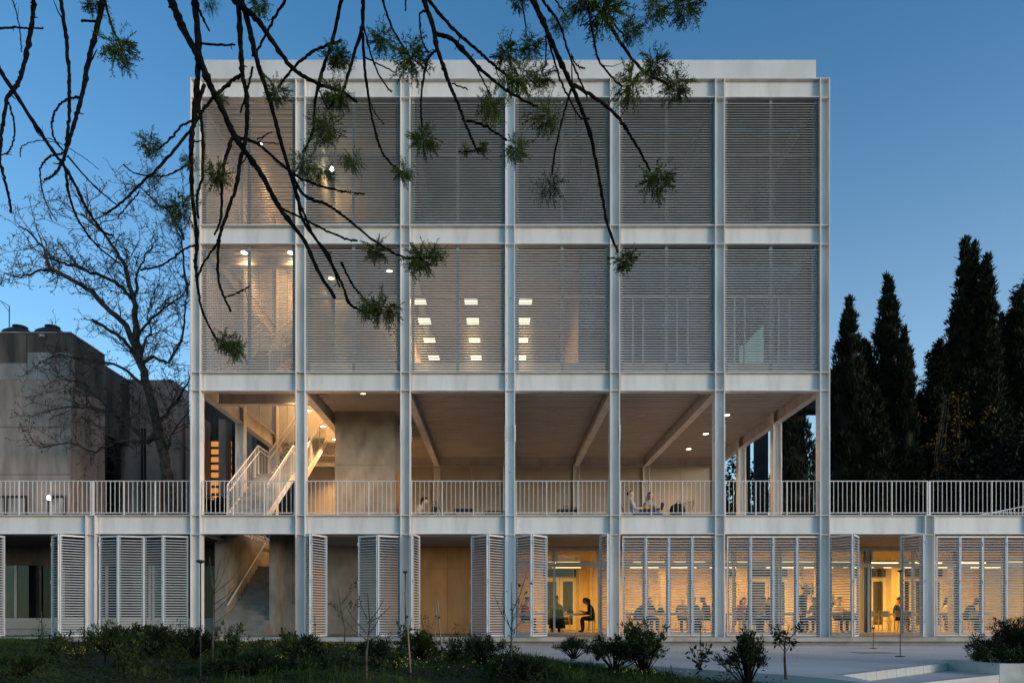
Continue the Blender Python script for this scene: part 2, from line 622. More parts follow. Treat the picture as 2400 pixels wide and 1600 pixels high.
# little yellow flowers, far too many to count
V, F = [], []
cnt = 0
patch = [(random.uniform(-12, 2.5), random.uniform(-11, -1.2), random.uniform(0.3, 0.9)) for _ in range(26)]
patch += [(-10.6, -1.2, 0.5), (-6.2, -6.5, 0.7), (-5.8, -4.2, 0.7), (-1.0, -8.6, 0.7), (-3.3, -5.2, 0.6), (2.0, -10.6, 0.5)]
while cnt < 1300:
    px_, py_, pr = random.choice(patch)
    x, y = random.gauss(px_, pr * 0.6), random.gauss(py_, pr * 0.5)
    if y > -0.8 or not in_garden(x, y):
        continue
    z = garden_z(x, y) + random.uniform(0.07, 0.17)
    s = random.uniform(0.008, 0.015)
    n = len(V)
    c = Vector((x, y, z))
    u = Vector((random.uniform(-1, 1), random.uniform(-1, 1), random.uniform(-.3, .3))).normalized() * s
    w = Vector((random.uniform(-.4, .4), random.uniform(-.4, .4), 1)).normalized() * s
    V += [tuple(c - u), tuple(c - w), tuple(c + u), tuple(c + w)]
    F.append((n, n + 1, n + 2, n + 3))
    cnt += 1
o = link('wild_flowers', np_mesh('wild_flowers', V, F, M['flower']))
tag(o, 'tiny yellow wild flowers sprinkled through the grass', 'flowers', kind='stuff')

# ------------------------------------------------------------------ main building
B = thing('campus_building', 'white steel framed building with louvred upper floors and open terrace', 'building')
ZL = [3.72, 8.08, 12.56, 17.03]      # beam tops
ZB = [3.13, 7.53, 11.99, 16.45]      # beam undersides
YB = 10.63                           # rear line
YS = [3.55, 7.1]                     # side column lines


def column_mesh(h, levels, name='column', m=None):
    mb = MB()
    for s in (-1, 1):
        x0 = s * 0.15
        mb.box(min(x0, x0 - s * 0.024), max(x0, x0 - s * 0.024), 0, 0.3, 0, h)
    mb.box(-0.126, 0.126, 0.142, 0.158, 0, h)
    for z in levels:
        for y0, y1 in ((0.012, 0.142), (0.158, 0.288)):
            mb.box(-0.126, 0.126, y0, y1, z - 0.02, z)
    return mb.mesh(name, m or M['paint'])


def bolt(mb, c, axis, r=0.017, h=0.016):
    prof = [(r * math.cos(a * math.pi / 3), r * math.sin(a * math.pi / 3)) for a in range(6)]
    x, y, z = c
    if axis == 'y':
        mb.prism([(x + u, z + w) for u, w in prof], 'y', y - h, y)
    else:
        s = 1 if axis == 'x' else -1
        mb.prism([(y + u, z + w) for u, w in prof], 'x', min(x, x + s * h), max(x, x + s * h))


def splice_mesh():
    mb = MB()
    z0, z1 = 5.98, 6.48
    mb.box(-0.118, 0.118, 0.13, 0.1415, z0, z1)
    for s in (-1, 1):
        xa = s * 0.1505
        mb.box(min(xa, xa + s * 0.012), max(xa, xa + s * 0.012), 0.02, 0.28, z0, z1)
    for r in range(5):
        z = z0 + 0.05 + r * 0.1
        for x in (-0.085, -0.03, 0.03, 0.085):
            bolt(mb, (x, 0.13, z), 'y')
        for y in (0.06, 0.12, 0.18, 0.24):
            bolt(mb, (0.1625, y, z), 'x')
            bolt(mb, (-0.1625, y, z), '-x')
    return mb.mesh('splice_plate', M['paint'])


lev = sorted(ZL + ZB)
tall = column_mesh(17.03, [z for z in lev if z < 17.02] + [17.028])
tall_worn = tall.copy()
tall_worn.materials.clear()
tall_worn.materials.append(M['paint_worn'])
short = column_mesh(3.72, [3.13, 3.718])
spl = splice_mesh()
for i, x in enumerate(XC):
    c = link('column', tall_worn if i == 3 else tall, B, (x, 0, 0))
    if i == 3:
        c['label'] = 'white steel column speckled with chipped paint'
    link('splice_plate', spl, c)
    link('column', tall, B, (x, YB - 0.15, 0))
for x in (XC[0], XC[-1]):
    for y in YS:
        c = link('column', tall, B, (x, y, 0))
        link('splice_plate', spl, c)
for x in XL + XR:
    link('column', short, B, (x, 0, 0))
    link('column', short, B, (x, YS[0], 0))


def beam_mesh(L, h=0.58, name='beam'):
    mb = MB()
    mb.box(-L / 2, L / 2, 0.018, 0.282, -0.02, 0)
    mb.box(-L / 2, L / 2, 0.018, 0.282, -h, -h + 0.02)
    mb.box(-L / 2, L / 2, 0.142, 0.158, -h + 0.02, -0.02)
    return mb.mesh(name, M['paint'])


def beam_bolts(L, side, h=0.58):
    mb = MB()
    for s in (side,):
        x = s * (L / 2 - 0.045)
        mb.box(min(x, x - s * 0.05), max(x, x - s * 0.05), 0.130, 0.1415, -h + 0.05, -0.05)
        for r in range(5):
            bolt(mb, (s * (L / 2 - 0.07), 0.130, -h + 0.1 + r * (h - 0.2) / 4), 'y')
    return mb.mesh('bolt_plate', M['paint'])


LB = 3.2 - 0.304
bm_, bb_ = beam_mesh(LB), (beam_bolts(LB, -1), beam_bolts(LB, 1))
allx = sorted(XL + XC + XR)
for z in ZL:
    xs = allx if z == ZL[0] else XC
    for a, b in zip(xs[:-1], xs[1:]):
        c = link('beam', bm_, B, ((a + b) / 2, 0, z))
        for q in bb_:
            link('bolt_plate', q, c)
        if z > 4:
            link('beam', bm_, B, ((a + b) / 2, YB - 0.15, z))
for x in (-18.88 - 1.6, 19.52 + 1.6):
    link('beam', bm_, B, (x, 0, ZL[0]))
# girders running back from the front columns
mb = MB()
Lg = YB - 0.15 - 0.302
for s in ((-0.12, 0.12, -0.02, 0), (-0.12, 0.12, -0.56, -0.54), (-0.008, 0.008, -0.54, -0.02)):
    mb.box(s[0], s[1], 0.302, 0.302 + Lg, s[2], s[3])
gird = mb.mesh('girder', M['paint'])
for x in XC:
    for z in ZL:
        link('girder', gird, B, (x, 0, z - 0.002))

# slabs with steel deck undersides


def deck_mesh(x0, x1, y0, y1, ztop, name='ceiling_deck', pitch=0.27):
    n = max(1, int(round((y1 - y0) / pitch)))
    p = (y1 - y0) / n
    prof = []
    for i in range(n):
        y = y0 + i * p
        prof += [(y, ztop - 0.16), (y + p * 0.42, ztop - 0.16), (y + p * 0.54, ztop - 0.1), (y + p * 0.88, ztop - 0.1)]
    prof += [(y1, ztop - 0.16), (y1, ztop), (y0, ztop)]
    return MB().prism(prof, 'x', x0, x1).mesh(name, M['deck'])


for li, z in enumerate(ZL):
    if li == 0:
        continue
    for i in range(6):
        a, b = XC[i] + 0.125, XC[i + 1] - 0.125
        zt = z - 0.03
        if i == 0 and li < 3:
            link('ceiling_deck', deck_mesh(a, b, 0.3, 1.5, zt), B)
            link('ceiling_deck', deck_mesh(a, b, 8.3, YB - 0.2, zt), B)
            # trimmer beams round the stair opening
            for yy in (1.36, 8.3):
                bx('trimmer_beam', B, M['paint'], (a, b, yy, yy + 0.2, z - 0.56, z - 0.54), (a, b, yy, yy + 0.2, z - 0.18, z - 0.165), (a, b, yy + 0.09, yy + 0.105, z - 0.54, z - 0.18))
        elif i == 1 and li == 1:
            bx('plaster_ceiling', B, M['soffit'], XC[1] + 0.42, XC[2] - 0.45, 0.3, 4.2, z - 0.2, z - 0.03)
            link('ceiling_deck', deck_mesh(XC[1] + 0.125, XC[1] + 0.42, 0.3, YB - 0.2, zt), B)
            link('ceiling_deck', deck_mesh(XC[2] - 0.45, XC[2] - 0.125, 0.3, YB - 0.2, zt), B)
            link('ceiling_deck', deck_mesh(XC[1] + 0.42, XC[2] - 0.45, 4.2, YB - 0.2, zt), B)
        else:
            link('ceiling_deck', deck_mesh(a, b, 0.3, YB - 0.2, zt), B)
# first floor slab (terrace floor), porch soffit; openings over the ground stair
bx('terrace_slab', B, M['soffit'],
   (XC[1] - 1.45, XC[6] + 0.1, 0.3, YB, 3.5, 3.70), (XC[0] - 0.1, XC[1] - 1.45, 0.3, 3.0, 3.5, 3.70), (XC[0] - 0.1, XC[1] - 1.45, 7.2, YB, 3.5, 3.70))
bx('terrace_floor', B, M['plaza'], XC[1] - 1.45, XC[6] + 0.1, 0.32, YB - 0.07, 3.7005, 3.7035)  # pale finish added, unseen from below, to bounce lamp light onto the ceiling
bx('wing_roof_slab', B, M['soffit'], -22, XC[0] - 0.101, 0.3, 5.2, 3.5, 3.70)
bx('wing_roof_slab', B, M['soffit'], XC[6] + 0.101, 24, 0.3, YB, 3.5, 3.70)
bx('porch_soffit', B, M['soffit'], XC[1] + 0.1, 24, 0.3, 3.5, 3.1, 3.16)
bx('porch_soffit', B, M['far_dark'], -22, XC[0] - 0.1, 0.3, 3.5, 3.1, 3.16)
bx('ground_slab', B, M['concrete_pale'], -22, 24, -0.14, 13.0, -0.13, -0.002)
bx('plinth', B, M['concrete_pale'], -22, 24, 0.1, 12.9, -0.6, -0.131)
bx('porch_kerb', B, M['concrete_pale'], -22, 24, -0.6, -0.145, -0.6, -0.235)
# roof parapet
bx('roof_parapet', B, M['render'], -9.42, 10.06, 0.9, 10.4, 17.06, 18.3)
bx('roof_edge', B, M['paint'], XC[0] - 0.14, XC[6] + 0.14, 0.05, 10.5, 17.033, 17.06)

# rear wall of the terrace and upper floors
for i in range(6):
    a, b = XC[i] + 0.152, XC[i + 1] - 0.152
    if i >= 0:
        w = (b - a) / 2
        for j in range(2):
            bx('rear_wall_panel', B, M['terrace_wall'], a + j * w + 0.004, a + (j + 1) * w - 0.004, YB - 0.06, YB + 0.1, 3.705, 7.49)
    for li in (1, 2):
        if i == 0:
            continue
        bx('rear_wall_panel', B, M['grey_in'] if li == 2 else M['brown_in'], a, b, YB - 0.06, YB + 0.1, ZL[li], ZB[li + 1] + 0.55)
# concrete lift core
core = bx('concrete_core', B, M['concrete'], -5.82, -3.72, 3.37, 7.0, 3.705, 7.9)
for x0, x1 in ((-5.82, -4.76), (-4.752, -3.72)):
    for z0, z1 in ((3.706, 5.98), (5.99, 7.87)):
        bx('concrete_panel', core, M['concrete'], x0, x1, 3.345, 3.369, z0, z1)
for x0 in (-5.3, -4.25):
    for z0 in (4.6, 5.5, 6.6, 7.4):
        link('tie_hole', MB().tube([(x0, 3.343, z0), (x0, 3.346, z0)], 0.02, 8).mesh('tie_hole', M['old_dark']), core)
bx('concrete_core', B, M['concrete'], -5.82, -3.72, 3.35, 7.0, 8.1, 16.9)
bx('orange_door', B, M['orange_door'], -3.716, -3.68, 3.6, 4.5, 3.71, 5.85)
bx('wall_box', B, M['red_pipe'], -5.88, -5.825, 4.6, 4.85, 5.0, 5.25)

# ------------------------------------------------------------------ upper louvre screens
PITCH = 0.0767


def slat_profile(cy=0.0, cz=0.0, dp=0.062, th=0.011, tilt=40):
    t = R(tilt)
    c, s = math.cos(t), math.sin(t)
    out = []
    for u, w in ((-dp / 2, -th / 2), (dp / 2, -th / 2), (dp / 2, th / 2), (-dp / 2, th / 2)):
        out.append((cy + u * c - w * s, cz + u * s + w * c))
    return out


SL = 3.2 - 0.33
slat_me = MB().prism(slat_profile(), 'x', -SL / 2, SL / 2).mesh('slat', M['slat'])
side_slats = MB()
for li in (1, 2):
    z0, z1 = ZL[li] + 0.05, ZB[li + 1] - 0.03
    n = int((z1 - z0) / PITCH)
    for i in range(6):
        xm = (XC[i] + XC[i + 1]) / 2
        mb = MB()
        for xo in (-SL / 2 + 0.06, 0.0, SL / 2 - 0.06):
            mb.box(xm + xo - 0.045, xm + xo + 0.045, 0.135, 0.185, z0 - 0.04, z1 + 0.02)
        scr = link('louvre_screen', mb.mesh('louvre_screen', M['post']), B)
        if li == 1:
            for j in range(n):
                link('slat', slat_me, scr, (xm, 0.1, z0 + 0.02 + j * PITCH))
        else:
            mb = MB()
            for j in range(n):
                mb.prism(slat_profile(0.1, z0 + 0.02 + j * PITCH), 'x', xm - SL / 2, xm + SL / 2)
            tag(link('slat_rows', mb.mesh('slat_rows', M['slat']), scr), kind='stuff')
    # side screens, seen from inside the stair well
    bx('side_wall', B, M['grey_in'], XC[6] - 0.04, XC[6] + 0.04, 0.32, YB - 0.2, ZL[li], ZB[li + 1])
    for xs in (XC[0],):
        for y0, y1 in ((0.32, 3.5), (3.9, 7.05), (7.45, 10.4)):
            for j in range(n):
                zz = z0 + 0.02 + j * PITCH
                side_slats.box(xs - 0.025, xs + 0.025, y0, y1, zz, zz + 0.03)
            for yy in (y0, (y0 + y1) / 2, y1 - 0.05):
                side_slats.box(xs - 0.06 if xs > 0 else xs + 0.031, xs - 0.031 if xs > 0 else xs + 0.06, yy, yy + 0.05, z0, z1)
tag(link('side_slat_rows', side_slats.mesh('side_slat_rows', M['slat']), B), kind='stuff')

# glazing behind the screens
for li in (1, 2):
    z0, z1 = ZL[li], ZB[li + 1] + 0.5
    for i in range(1, 6):
        a, b = XC[i] + 0.02, XC[i + 1] - 0.02
        ztr = z0 + 2.55
        mb = MB()
        mb.box(a, b, 0.68, 0.74, z0 - 0.02, z0 + 0.5)
        mb.box(a, b, 0.68, 0.75, ztr, ztr + 0.07)
        for xo in ((0.0, 0.63, 0.95, 2.02, 2.36, 3.1) if li == 1 and i >= 4 else (0.0, 3.1)):
            mb.box(a + xo, a + xo + 0.055, 0.69, 0.745, z0 + 0.5, ztr if xo not in (0.0, 3.1) else z1)
        w = link('window', mb.mesh('window', M['frame'] if li == 1 else M['post']), B)
        mb = MB()
        mb.quad([(a, 0.715, z0 + 0.5), (b, 0.715, z0 + 0.5), (b, 0.715, z1), (a, 0.715, z1)])
        link('pane', mb.mesh('pane', M['glass_up']), w)

# inner partitions of the upper floors
for li in (1, 2):
    z0, z1 = ZL[li] + 0.01, ZB[li + 1] + 0.42
    bx('partition', B, M['white_in'], XC[1] - 0.06, XC[1] + 0.06, 0.8, YB - 0.2, z0, z1)
    bx('partition', B, M['ply'] if li == 1 else M['grey_in'], -3.3, -3.16, 0.9, YB - 0.2, z0, z1)
    bx('partition', B, M['brown_in'] if li == 1 else M['grey_in'], 2.5, 2.62, 0.9, YB - 0.2, z0, z1)
    bx('stair_rear_wall', B, M['white_in'], XC[0] + 0.16, XC[1] - 0.16, YB - 0.05, YB + 0.1, z0, z1)
    bx('floor_finish', B, M['grey_in'], XC[1] + 0.06, XC[6] - 0.2, 0.8, YB - 0.1, ZL[li] + 0.002, ZL[li] + 0.012)
bx('partition', B, M['grey_in'], 2.63, 9.7, 7.0, 7.1, ZL[1] + 0.02, ZB[2] + 0.4)
scr = thing('projection_screen', 'glowing pale green projection on the second floor wall behind the louvres', 'screen', (8.38, 1.9, 9.0))
link('screen_surface', MB().prism([(-0.4, 0.0), (0.4, 0.0), (0.4, 1.3), (0.12, 1.05), (-0.15, 0.75), (-0.4, 0.6)], 'y', 0, 0.02).mesh('screen_surface', M['screen']), scr)
bx('screen_stand', scr, M['black'], -0.02, 0.02, 0.03, 0.06, -0.9, 0.9)

# ------------------------------------------------------------------ lamps


LP = 0.85     # overall lamp level against the dusk sky


def area(parent, loc, size, sy, power, color=WARM, rot=(0, 0, 0), spread=math.pi):
    l = bpy.data.lights.new('lamp_light', 'AREA')
    l.shape = 'RECTANGLE'
    l.size, l.size_y = size, sy
    l.energy = power * LP
    l.color = color
    l.spread = spread
    o = bpy.data.objects.new('lamp_light', l)
    COL.objects.link(o)
    o.parent = parent
    o.location = loc
    o.rotation_euler = rot
    return o


def spot(parent, loc, power, ang=125, color=WARM, r=0.09, blend=0.6):
    l = bpy.data.lights.new('lamp_light', 'SPOT')
    l.energy = power * LP
    l.color = color
    l.spot_size = R(ang)
    l.spot_blend = blend
    l.shadow_soft_size = r
    o = bpy.data.objects.new('lamp_light', l)
    COL.objects.link(o)
    o.parent = parent
    o.location = loc
    return o


ring_me = MB().lathe([(0.105, 0.0), (0.13, -0.005), (0.13, -0.035), (0.105, -0.035), (0.1, -0.012)], 20).mesh('ring', M['frame'])
disc_me = MB().lathe([(0.1, -0.006), (0.099, -0.026), (0.05, -0.03)], 20).mesh('diffuser', M['lamp'])
disc_off = MB().lathe([(0.1, -0.006), (0.099, -0.026), (0.05, -0.03)], 20).mesh('diffuser', M['frame'])


def downlight(x, y, z, power, label, group=None, on=True):
    t = thing('ceiling_downlight', label, 'light', (x, y, z), 0, group)
    link('ring', ring_me, t)
    link('diffuser', disc_me if on else disc_off, t)
    if on:
        spot(t, (0, 0, -0.06), power)
    return t


ZT = 7.889
G = 'round downlights in the terrace ceiling'
for y, p in ((1.24, 60), (3.75, 60), (6.25, 60), (8.7, 70)):
    downlight(8.17, y, ZT, p, 'lit round downlight in the ceiling bay over the open corner of the terrace', G)
downlight(5.03, 1.24, ZT, 28, 'lit round downlight above the two people lounging on the terrace', G)
downlight(-1.28, 1.24, ZT, 14, 'lit round downlight in the dim terrace bay beside the concrete core', G)
downlight(-4.42, 1.24, ZT - 0.03, 45, 'lit round downlight in the plain plaster ceiling before the concrete core', G)
for y, p in ((1.0, 110), (3.2, 120), (5.2, 130), (7.1, 150), (9.3, 360)):
    downlight(-6.73 if y > 2 else -6.62, y, ZT if y > 2 else 7.89, p, 'lit round downlight in the row beside the steel staircase', G)
for x, y in ((1.9, 1.24), (1.95, 3.7), (5.1, 3.75)):
    downlight(x, y, ZT, 0, 'unlit round downlight in the dark terrace ceiling', G, False)
# stair bay lights on the upper floors
for li, zc in ((1, 12.4), (2, 16.85)):
    for x in (-8.25, -6.75):
        downlight(x, 1.25 if li == 1 else 2.6, zc - 0.01, 22 if li == 1 else 50, 'lit downlight over the stair behind the louvres', 'stair well downlights')
    for y in (5.5, 9.2):
        downlight(-7.4 if y < 6 else -7.5, y if y > 6 else 8.9, zc - 0.01 if li == 2 or y > 6 else zc - 0.01, 210, 'lit downlight at the back of the stair well', 'stair well downlights')

# classroom panels on the second floor
pan = MB().box(-0.21, 0.21, -0.27, 0.27, -0.03, 0.0).mesh('diffuser', M['panel'])
panf = MB()
for q in ((-0.23, 0.23, -0.29, -0.271), (-0.23, 0.23, 0.271, 0.29), (-0.23, -0.211, -0.271, 0.271), (0.211, 0.23, -0.271, 0.271)):
    panf.box(q[0], q[1], q[2], q[3], -0.03, 0.03)
panf.box(-0.005, 0.005, -0.005, 0.005, 0.0, 1.3)
panf = panf.mesh('housing', M['frame'])
for x in (-2.63, -0.94, 0.85):
    for y in (1.58, 3.1, 4.8, 6.5):
        t = thing('ceiling_panel_light', 'glowing square light panel hanging in the second floor classroom', 'light', (x, y, 11.0), 0, 'classroom light panels')
        link('diffuser', pan, t)
        link('housing', panf, t)
        area(t, (0, 0, -0.05), 0.4, 0.5, 15)
t = thing('bare_bulb', 'bright bare bulb shining through the top floor louvres', 'light', (-5.75, 2.6, 15.95))
link('bulb', MB().lathe([(0.0, -0.07), (0.05, -0.05), (0.06, 0), (0.03, 0.05), (0.02, 0.07)], 12).mesh('bulb', M['bulb']), t)
link('cord', MB().tube([(0, 0, 0.07), (0, 0, 1.2)], 0.008, 5).mesh('cord', M['black']), t)
area(t, (0, 0.1, -0.1), 0.1, 0.1, 8)
for x, y in ((-5.85, 2.9), (-3.75, 2.4)):
    downlight(x, y, 12.39, 45, 'lit downlight in the second floor room before the lift core', 'second floor room downlights')

# ------------------------------------------------------------------ ground floor
# left wing rear wall with window
wl = (M['soffit'])
for x0, x1 in ((-18.9, -15.6), (-15.6, -12.4), (-12.4, -9.5)):
    bx('wing_wall', B, M['white_in'], x0, x1, 3.5, 3.6, 0, 0.5)
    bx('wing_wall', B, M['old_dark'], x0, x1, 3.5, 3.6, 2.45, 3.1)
    mb = MB()
    for a, b in ((x0 + 0.03, x0 + 0.1), ((x0 + x1) / 2 - 0.04, (x0 + x1) / 2 + 0.04), (x1 - 0.1, x1 - 0.03)):
        mb.box(a, b, 3.51, 3.58, 0.5, 2.45)
    mb.box(x0 + 0.1, (x0 + x1) / 2 - 0.04, 3.51, 3.58, 0.501, 0.57)
    mb.box((x0 + x1) / 2 + 0.04, x1 - 0.1, 3.51, 3.58, 0.501, 0.57)
    w = link('window', mb.mesh('window', M['frame']), B)
    mb = MB()
    mb.quad([(x0, 3.545, 0.5), (x1, 3.545, 0.5), (x1, 3.545, 2.45), (x0, 3.545, 2.45)])
    link('pane', mb.mesh('pane', M['glass_dark']), w)
bx('room_wall', B, M['far_dark'], -19, -9.5, 5.9, 6.0, 0, 3.49)  # darkness of the unlit wing room is put into the near-black wall colour
bx('room_wall', B, M['far_dark'], -9.6, -9.5, 3.61, 5.89, 0, 3.49)  # partition added to keep stray lamp light out of the wing room
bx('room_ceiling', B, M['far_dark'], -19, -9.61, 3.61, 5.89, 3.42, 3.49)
bx('bench_step', B, M['stone'], -18.9, -12.7, 2.2, 3.45, 0.0, 0.2)

# concrete stair well
bx('stair_wall', B, M['concrete'], (-9.47, -9.115, 1.9, 7.0, 0.0, 3.5), (-9.115, -7.3, 6.6, 6.8, 0.0, 3.5))
bx('stair_pier', B, M['concrete'], -7.66, -7.5, 1.9, 4.8, 0.0, 3.5)
bx('stair_wall', B, M['concrete'], -7.5, -6.62, 3.2, 3.4, 0.0, 3.5)
bx('stair_wall', B, M['concrete'], -6.2, -4.06, 3.4, 3.6, 0.0, 3.5)
bx('orange_door', B, M['orange_door'], -6.62, -6.2, 3.42, 3.5, 0.0, 2.5)
bx('stair_wall', B, M['concrete'], -6.62, -6.2, 3.4, 3.6, 2.5, 3.5)
gst = thing('concrete_staircase', 'straight concrete stair rising between concrete walls at ground level', 'stairs', (-9.11, 1.25, 0))
for i in range(15):
    bx('step', gst, M['concrete'], 0.0, 1.44, i * 0.262, (i + 1) * 0.262 + 0.02, 0.0 if i < 3 else (i - 2) * 0.168, (i + 1) * 0.168)
bx('landing', gst, M['concrete'], 0.0, 1.44, 15 * 0.262 + 0.021, 5.3, 2.3, 2.52)
hr = thing('stair_handrail', 'white tubular handrail on the concrete stair wall', 'handrail', (-9.06, 1.25, 0))
link('rail', MB().tube([(0.05, 0.55, 1.0), (0.05, 4.15, 3.42), (0.05, 5.1, 3.42)], 0.03, 8).mesh('rail', M['paint']), hr)
link('bracket', MB().tube([(0.04, 1.2, 1.4), (-0.05, 1.2, 1.36)], 0.012, 6).tube([(0.04, 3.4, 2.88), (-0.05, 3.4, 2.84)], 0.012, 6).mesh('bracket', M['paint']), hr)
pc = thing('pull_cord', 'thin cord with white switch hanging on the dark stair wall', 'cord', (-7.12, 3.12, 0))
link('cord', MB().tube([(0, 0, 1.2), (0, 0, 3.1)], 0.012, 5).mesh('cord', M['concrete_pale']), pc)
link('switch', MB().box(-0.04, 0.04, -0.03, 0.03, 1.08, 1.2).mesh('switch', M['paint']), pc)

# plywood wall
xs = [-4.06, -3.0, -1.85, -0.62, 0.2]
for a, b in zip(xs[:-1], xs[1:]):
    for z0, z1 in ((0.02, 2.335), (2.345, 3.09)):
        bx('plywood_panel', B, M['ply'], a + 0.005, b - 0.005, 3.48, 3.52, z0, z1)
bx('plywood_backing', B, M['brown_in'], -4.06, 0.2, 3.521, 3.56, 0.0, 3.1)

# dining room glazing
gl_x = [0.31 + 1.6 * i for i in range(15)]
for i, (a, b) in enumerate(zip(gl_x[:-1], gl_x[1:])):
    mb = MB()
    mb.box(a, a + 0.075, 3.52, 3.6, 0.0, 3.09)
    mb.box(a + 0.075, b, 3.53, 3.59, 2.38, 2.5)
    mb.box(a + 0.075, b, 3.53, 3.59, 0.0, 0.07)
    mb.box(a + 0.075, b, 3.53, 3.59, 3.0, 3.09)
    w = link('window', mb.mesh('window', M['frame']), B)
    mb = MB()
    mb.quad([(a + 0.075, 3.56, 0.07), (b, 3.56, 0.07), (b, 3.56, 2.38), (a + 0.075, 3.56, 2.38)])
    link('pane', mb.mesh('pane', M['glass']), w)
    # transom leaf, some tilted open
    mb = MB()
    W = b - a - 0.1
    mb.box(0, W, -0.03, 0.01, -0.49, -0.43)
    mb.box(0, W, -0.03, 0.01, -0.05, 0.0)
    mb.box(0, 0.05, -0.03, 0.01, -0.43, -0.05)
    mb.box(W - 0.05, W, -0.03, 0.01, -0.43, -0.05)
    mb.cur = 1
    mb.quad([(0.05, -0.01, -0.43), (W - 0.05, -0.01, -0.43), (W - 0.05, -0.01, -0.05), (0.05, -0.01, -0.05)])
    tr = link('transom', mb.mesh('transom', [M['frame'], M['glass']]), B, (a + 0.09, 3.55, 2.995))
    if i in (8, 9, 10):
        tr.rotation_euler = (R(-22), 0, 0)
# dining room shell
bx('room_floor', B, M['floor_in'], 0.3, 23.5, 3.6, 10.55, 0.002, 0.012)
bx('room_ceiling', B, M['soffit'], 0.3, 23.5, 3.6, 10.55, 3.1, 3.16)
bx('room_wall', B, M['cream'], 0.2, 24, 10.55, 10.68, 0, 3.4)
bx('room_wall', B, M['cream'], 0.2, 0.3, 3.61, 10.54, 0, 3.09)
bx('room_wall', B, M['cream'], 23.3, 23.4, 3.61, 10.54, 0, 3.09)
for x in (6.72, 9.92, 13.12, 16.32):
    bx('room_post', B, M['cream'], x - 0.17, x + 0.17, 7.0, 7.34, 0.012, 3.09)


DOORS = [(2.0, 3.5), (10.5, 13.2), (16.2, 17.7), (18.2, 20.3)]
for a, b in DOORS:
    n = 2 if b - a < 2 else 3
    w = (b - a) / n
    mb = MB()
    for i in range(n):
        p, q = a + i * w + 0.01, a + (i + 1) * w - 0.01
        mb.box(p, p + 0.14, 10.45, 10.54, 0.02, 2.38)
        mb.box(q - 0.14, q, 10.45, 10.54, 0.02, 2.38)
        mb.box(p + 0.14, q - 0.14, 10.45, 10.54, 2.24, 2.38)
        mb.box(p + 0.14, q - 0.14, 10.45, 10.54, 0.02, 0.25)
    t = link('door', mb.mesh('door', M['frame_white']), B)
    for i in range(n):
        p, q = a + i * w + 0.151, a + (i + 1) * w - 0.151
        bx('door_pane', t, M['far_dark'], p, q, 10.48, 10.5, 0.251, 2.239)
    bx('transom_pane', t, M['far_dark'], a, b, 10.5, 10.53, 2.45, 2.8)
for x0, x1 in ((4.1, 5.2), (5.22, 6.4), (7.1, 8.3), (8.32, 9.6)):
    bx('wall_panel', B, M['cream'], x0, x1, 10.51, 10.545, 0.05, 2.3)

# linear lamps of the dining room
tub = MB().box(-0.6, 0.6, -0.07, 0.07, -0.05, 0.0).mesh('diffuser', M['tube'])
tubh = MB().box(-0.61, 0.61, -0.08, 0.08, 0.001, 0.04).tube([(-0.5, 0, 0.04), (-0.5, 0, 0.36)], 0.006, 5).tube([(0.5, 0, 0.04), (0.5, 0, 0.36)], 0.006, 5).mesh('housing', M['frame'])
for x in (2.5, 5.8, 7.4, 9.2, 11.6, 13.2, 14.9, 16.6, 18.3, 20.3):
    for y in (5.8, 8.2):
        xx = x + (0.35 if y > 7 else 0)
        t = thing('linear_lamp', 'glowing linear lamp hanging from the dining room ceiling', 'light', (xx, y, 2.75), 0, 'dining room linear lamps')
        link('diffuser', tub, t)
        link('housing', tubh, t)
        area(t, (0, 0, -0.06), 1.2, 0.14, 19, (1.0, 0.46, 0.06))
# unseen warm lamp added above the landing to light the concrete stair well
t = thing('added_stair_lamp', 'unseen warm lamp added above the concrete stair landing', 'light', (-7.9, 5.9, 3.3))
link('diffuser', disc_me, t)
link('ring', ring_me, t)
spot(t, (0, 0, -0.06), 40)

# ------------------------------------------------------------------ folding shutters
LW, LH = 0.705, 3.05
mb = MB()
mb.box(0.003, 0.025, -0.032, 0.032, 0.0, LH)
mb.box(LW - 0.025, LW - 0.003, -0.032, 0.032, 0.0, LH)
mb.box(0.025, LW - 0.025, -0.025, 0.025, LH - 0.05, LH)
mb.box(0.025, LW - 0.025, -0.025, 0.025, 0.0, 0.04)
mb.cur = 1
mb.box(0.026, 0.07, 0.004, 0.03, 0.04, LH - 0.05)
mb.box(LW - 0.07, LW - 0.026, 0.004, 0.03, 0.04, LH - 0.05)
leaf_frame = mb.mesh('frame', [M['slat'], M['post']])
leaf_slat = MB().prism(slat_profile(-0.004, 0, 0.05, 0.012, 24), 'x', 0.0255, LW - 0.0255).mesh('slat', M['slat'])
hinge_me = MB().tube([(0, 0, 0), (0, 0, 0.1)], 0.014, 8).mesh('hinge', M['frame'])
NS = 37
def leaf(p, q, kind):
    lab, grp = 'white slatted shutter leaf ' + kind, 'shutter leaves ' + kind
    ang = math.atan2(q[1] - p[1], q[0] - p[0])
    t = thing('shutter_leaf', lab, 'shutter', (p[0], p[1], 0.03), ang, grp)
    link('frame', leaf_frame, t)
    for j in range(NS):
        link('slat', leaf_slat, t, (0, 0, 0.085 + j * 0.0785))
    for z in (0.4, 1.6, 2.75):
        link('hinge', hinge_me, t, (0.0, -0.034, z))


YH = 0.1


def pair(x, w, side, kind='fold'):
    d = math.sqrt(max(LW ** 2 - w * w, 0.0))
    if side < 0:       # against the column on the left
        leaf((x, YH), (x + w, YH - d), kind)
        leaf((x + w + 0.012, YH - d), (x + 2 * w + 0.012, YH), kind)
    else:
        leaf((x - 2 * w - 0.012, YH), (x - w - 0.012, YH - d), kind)
        leaf((x - w, YH - d), (x, YH), kind)


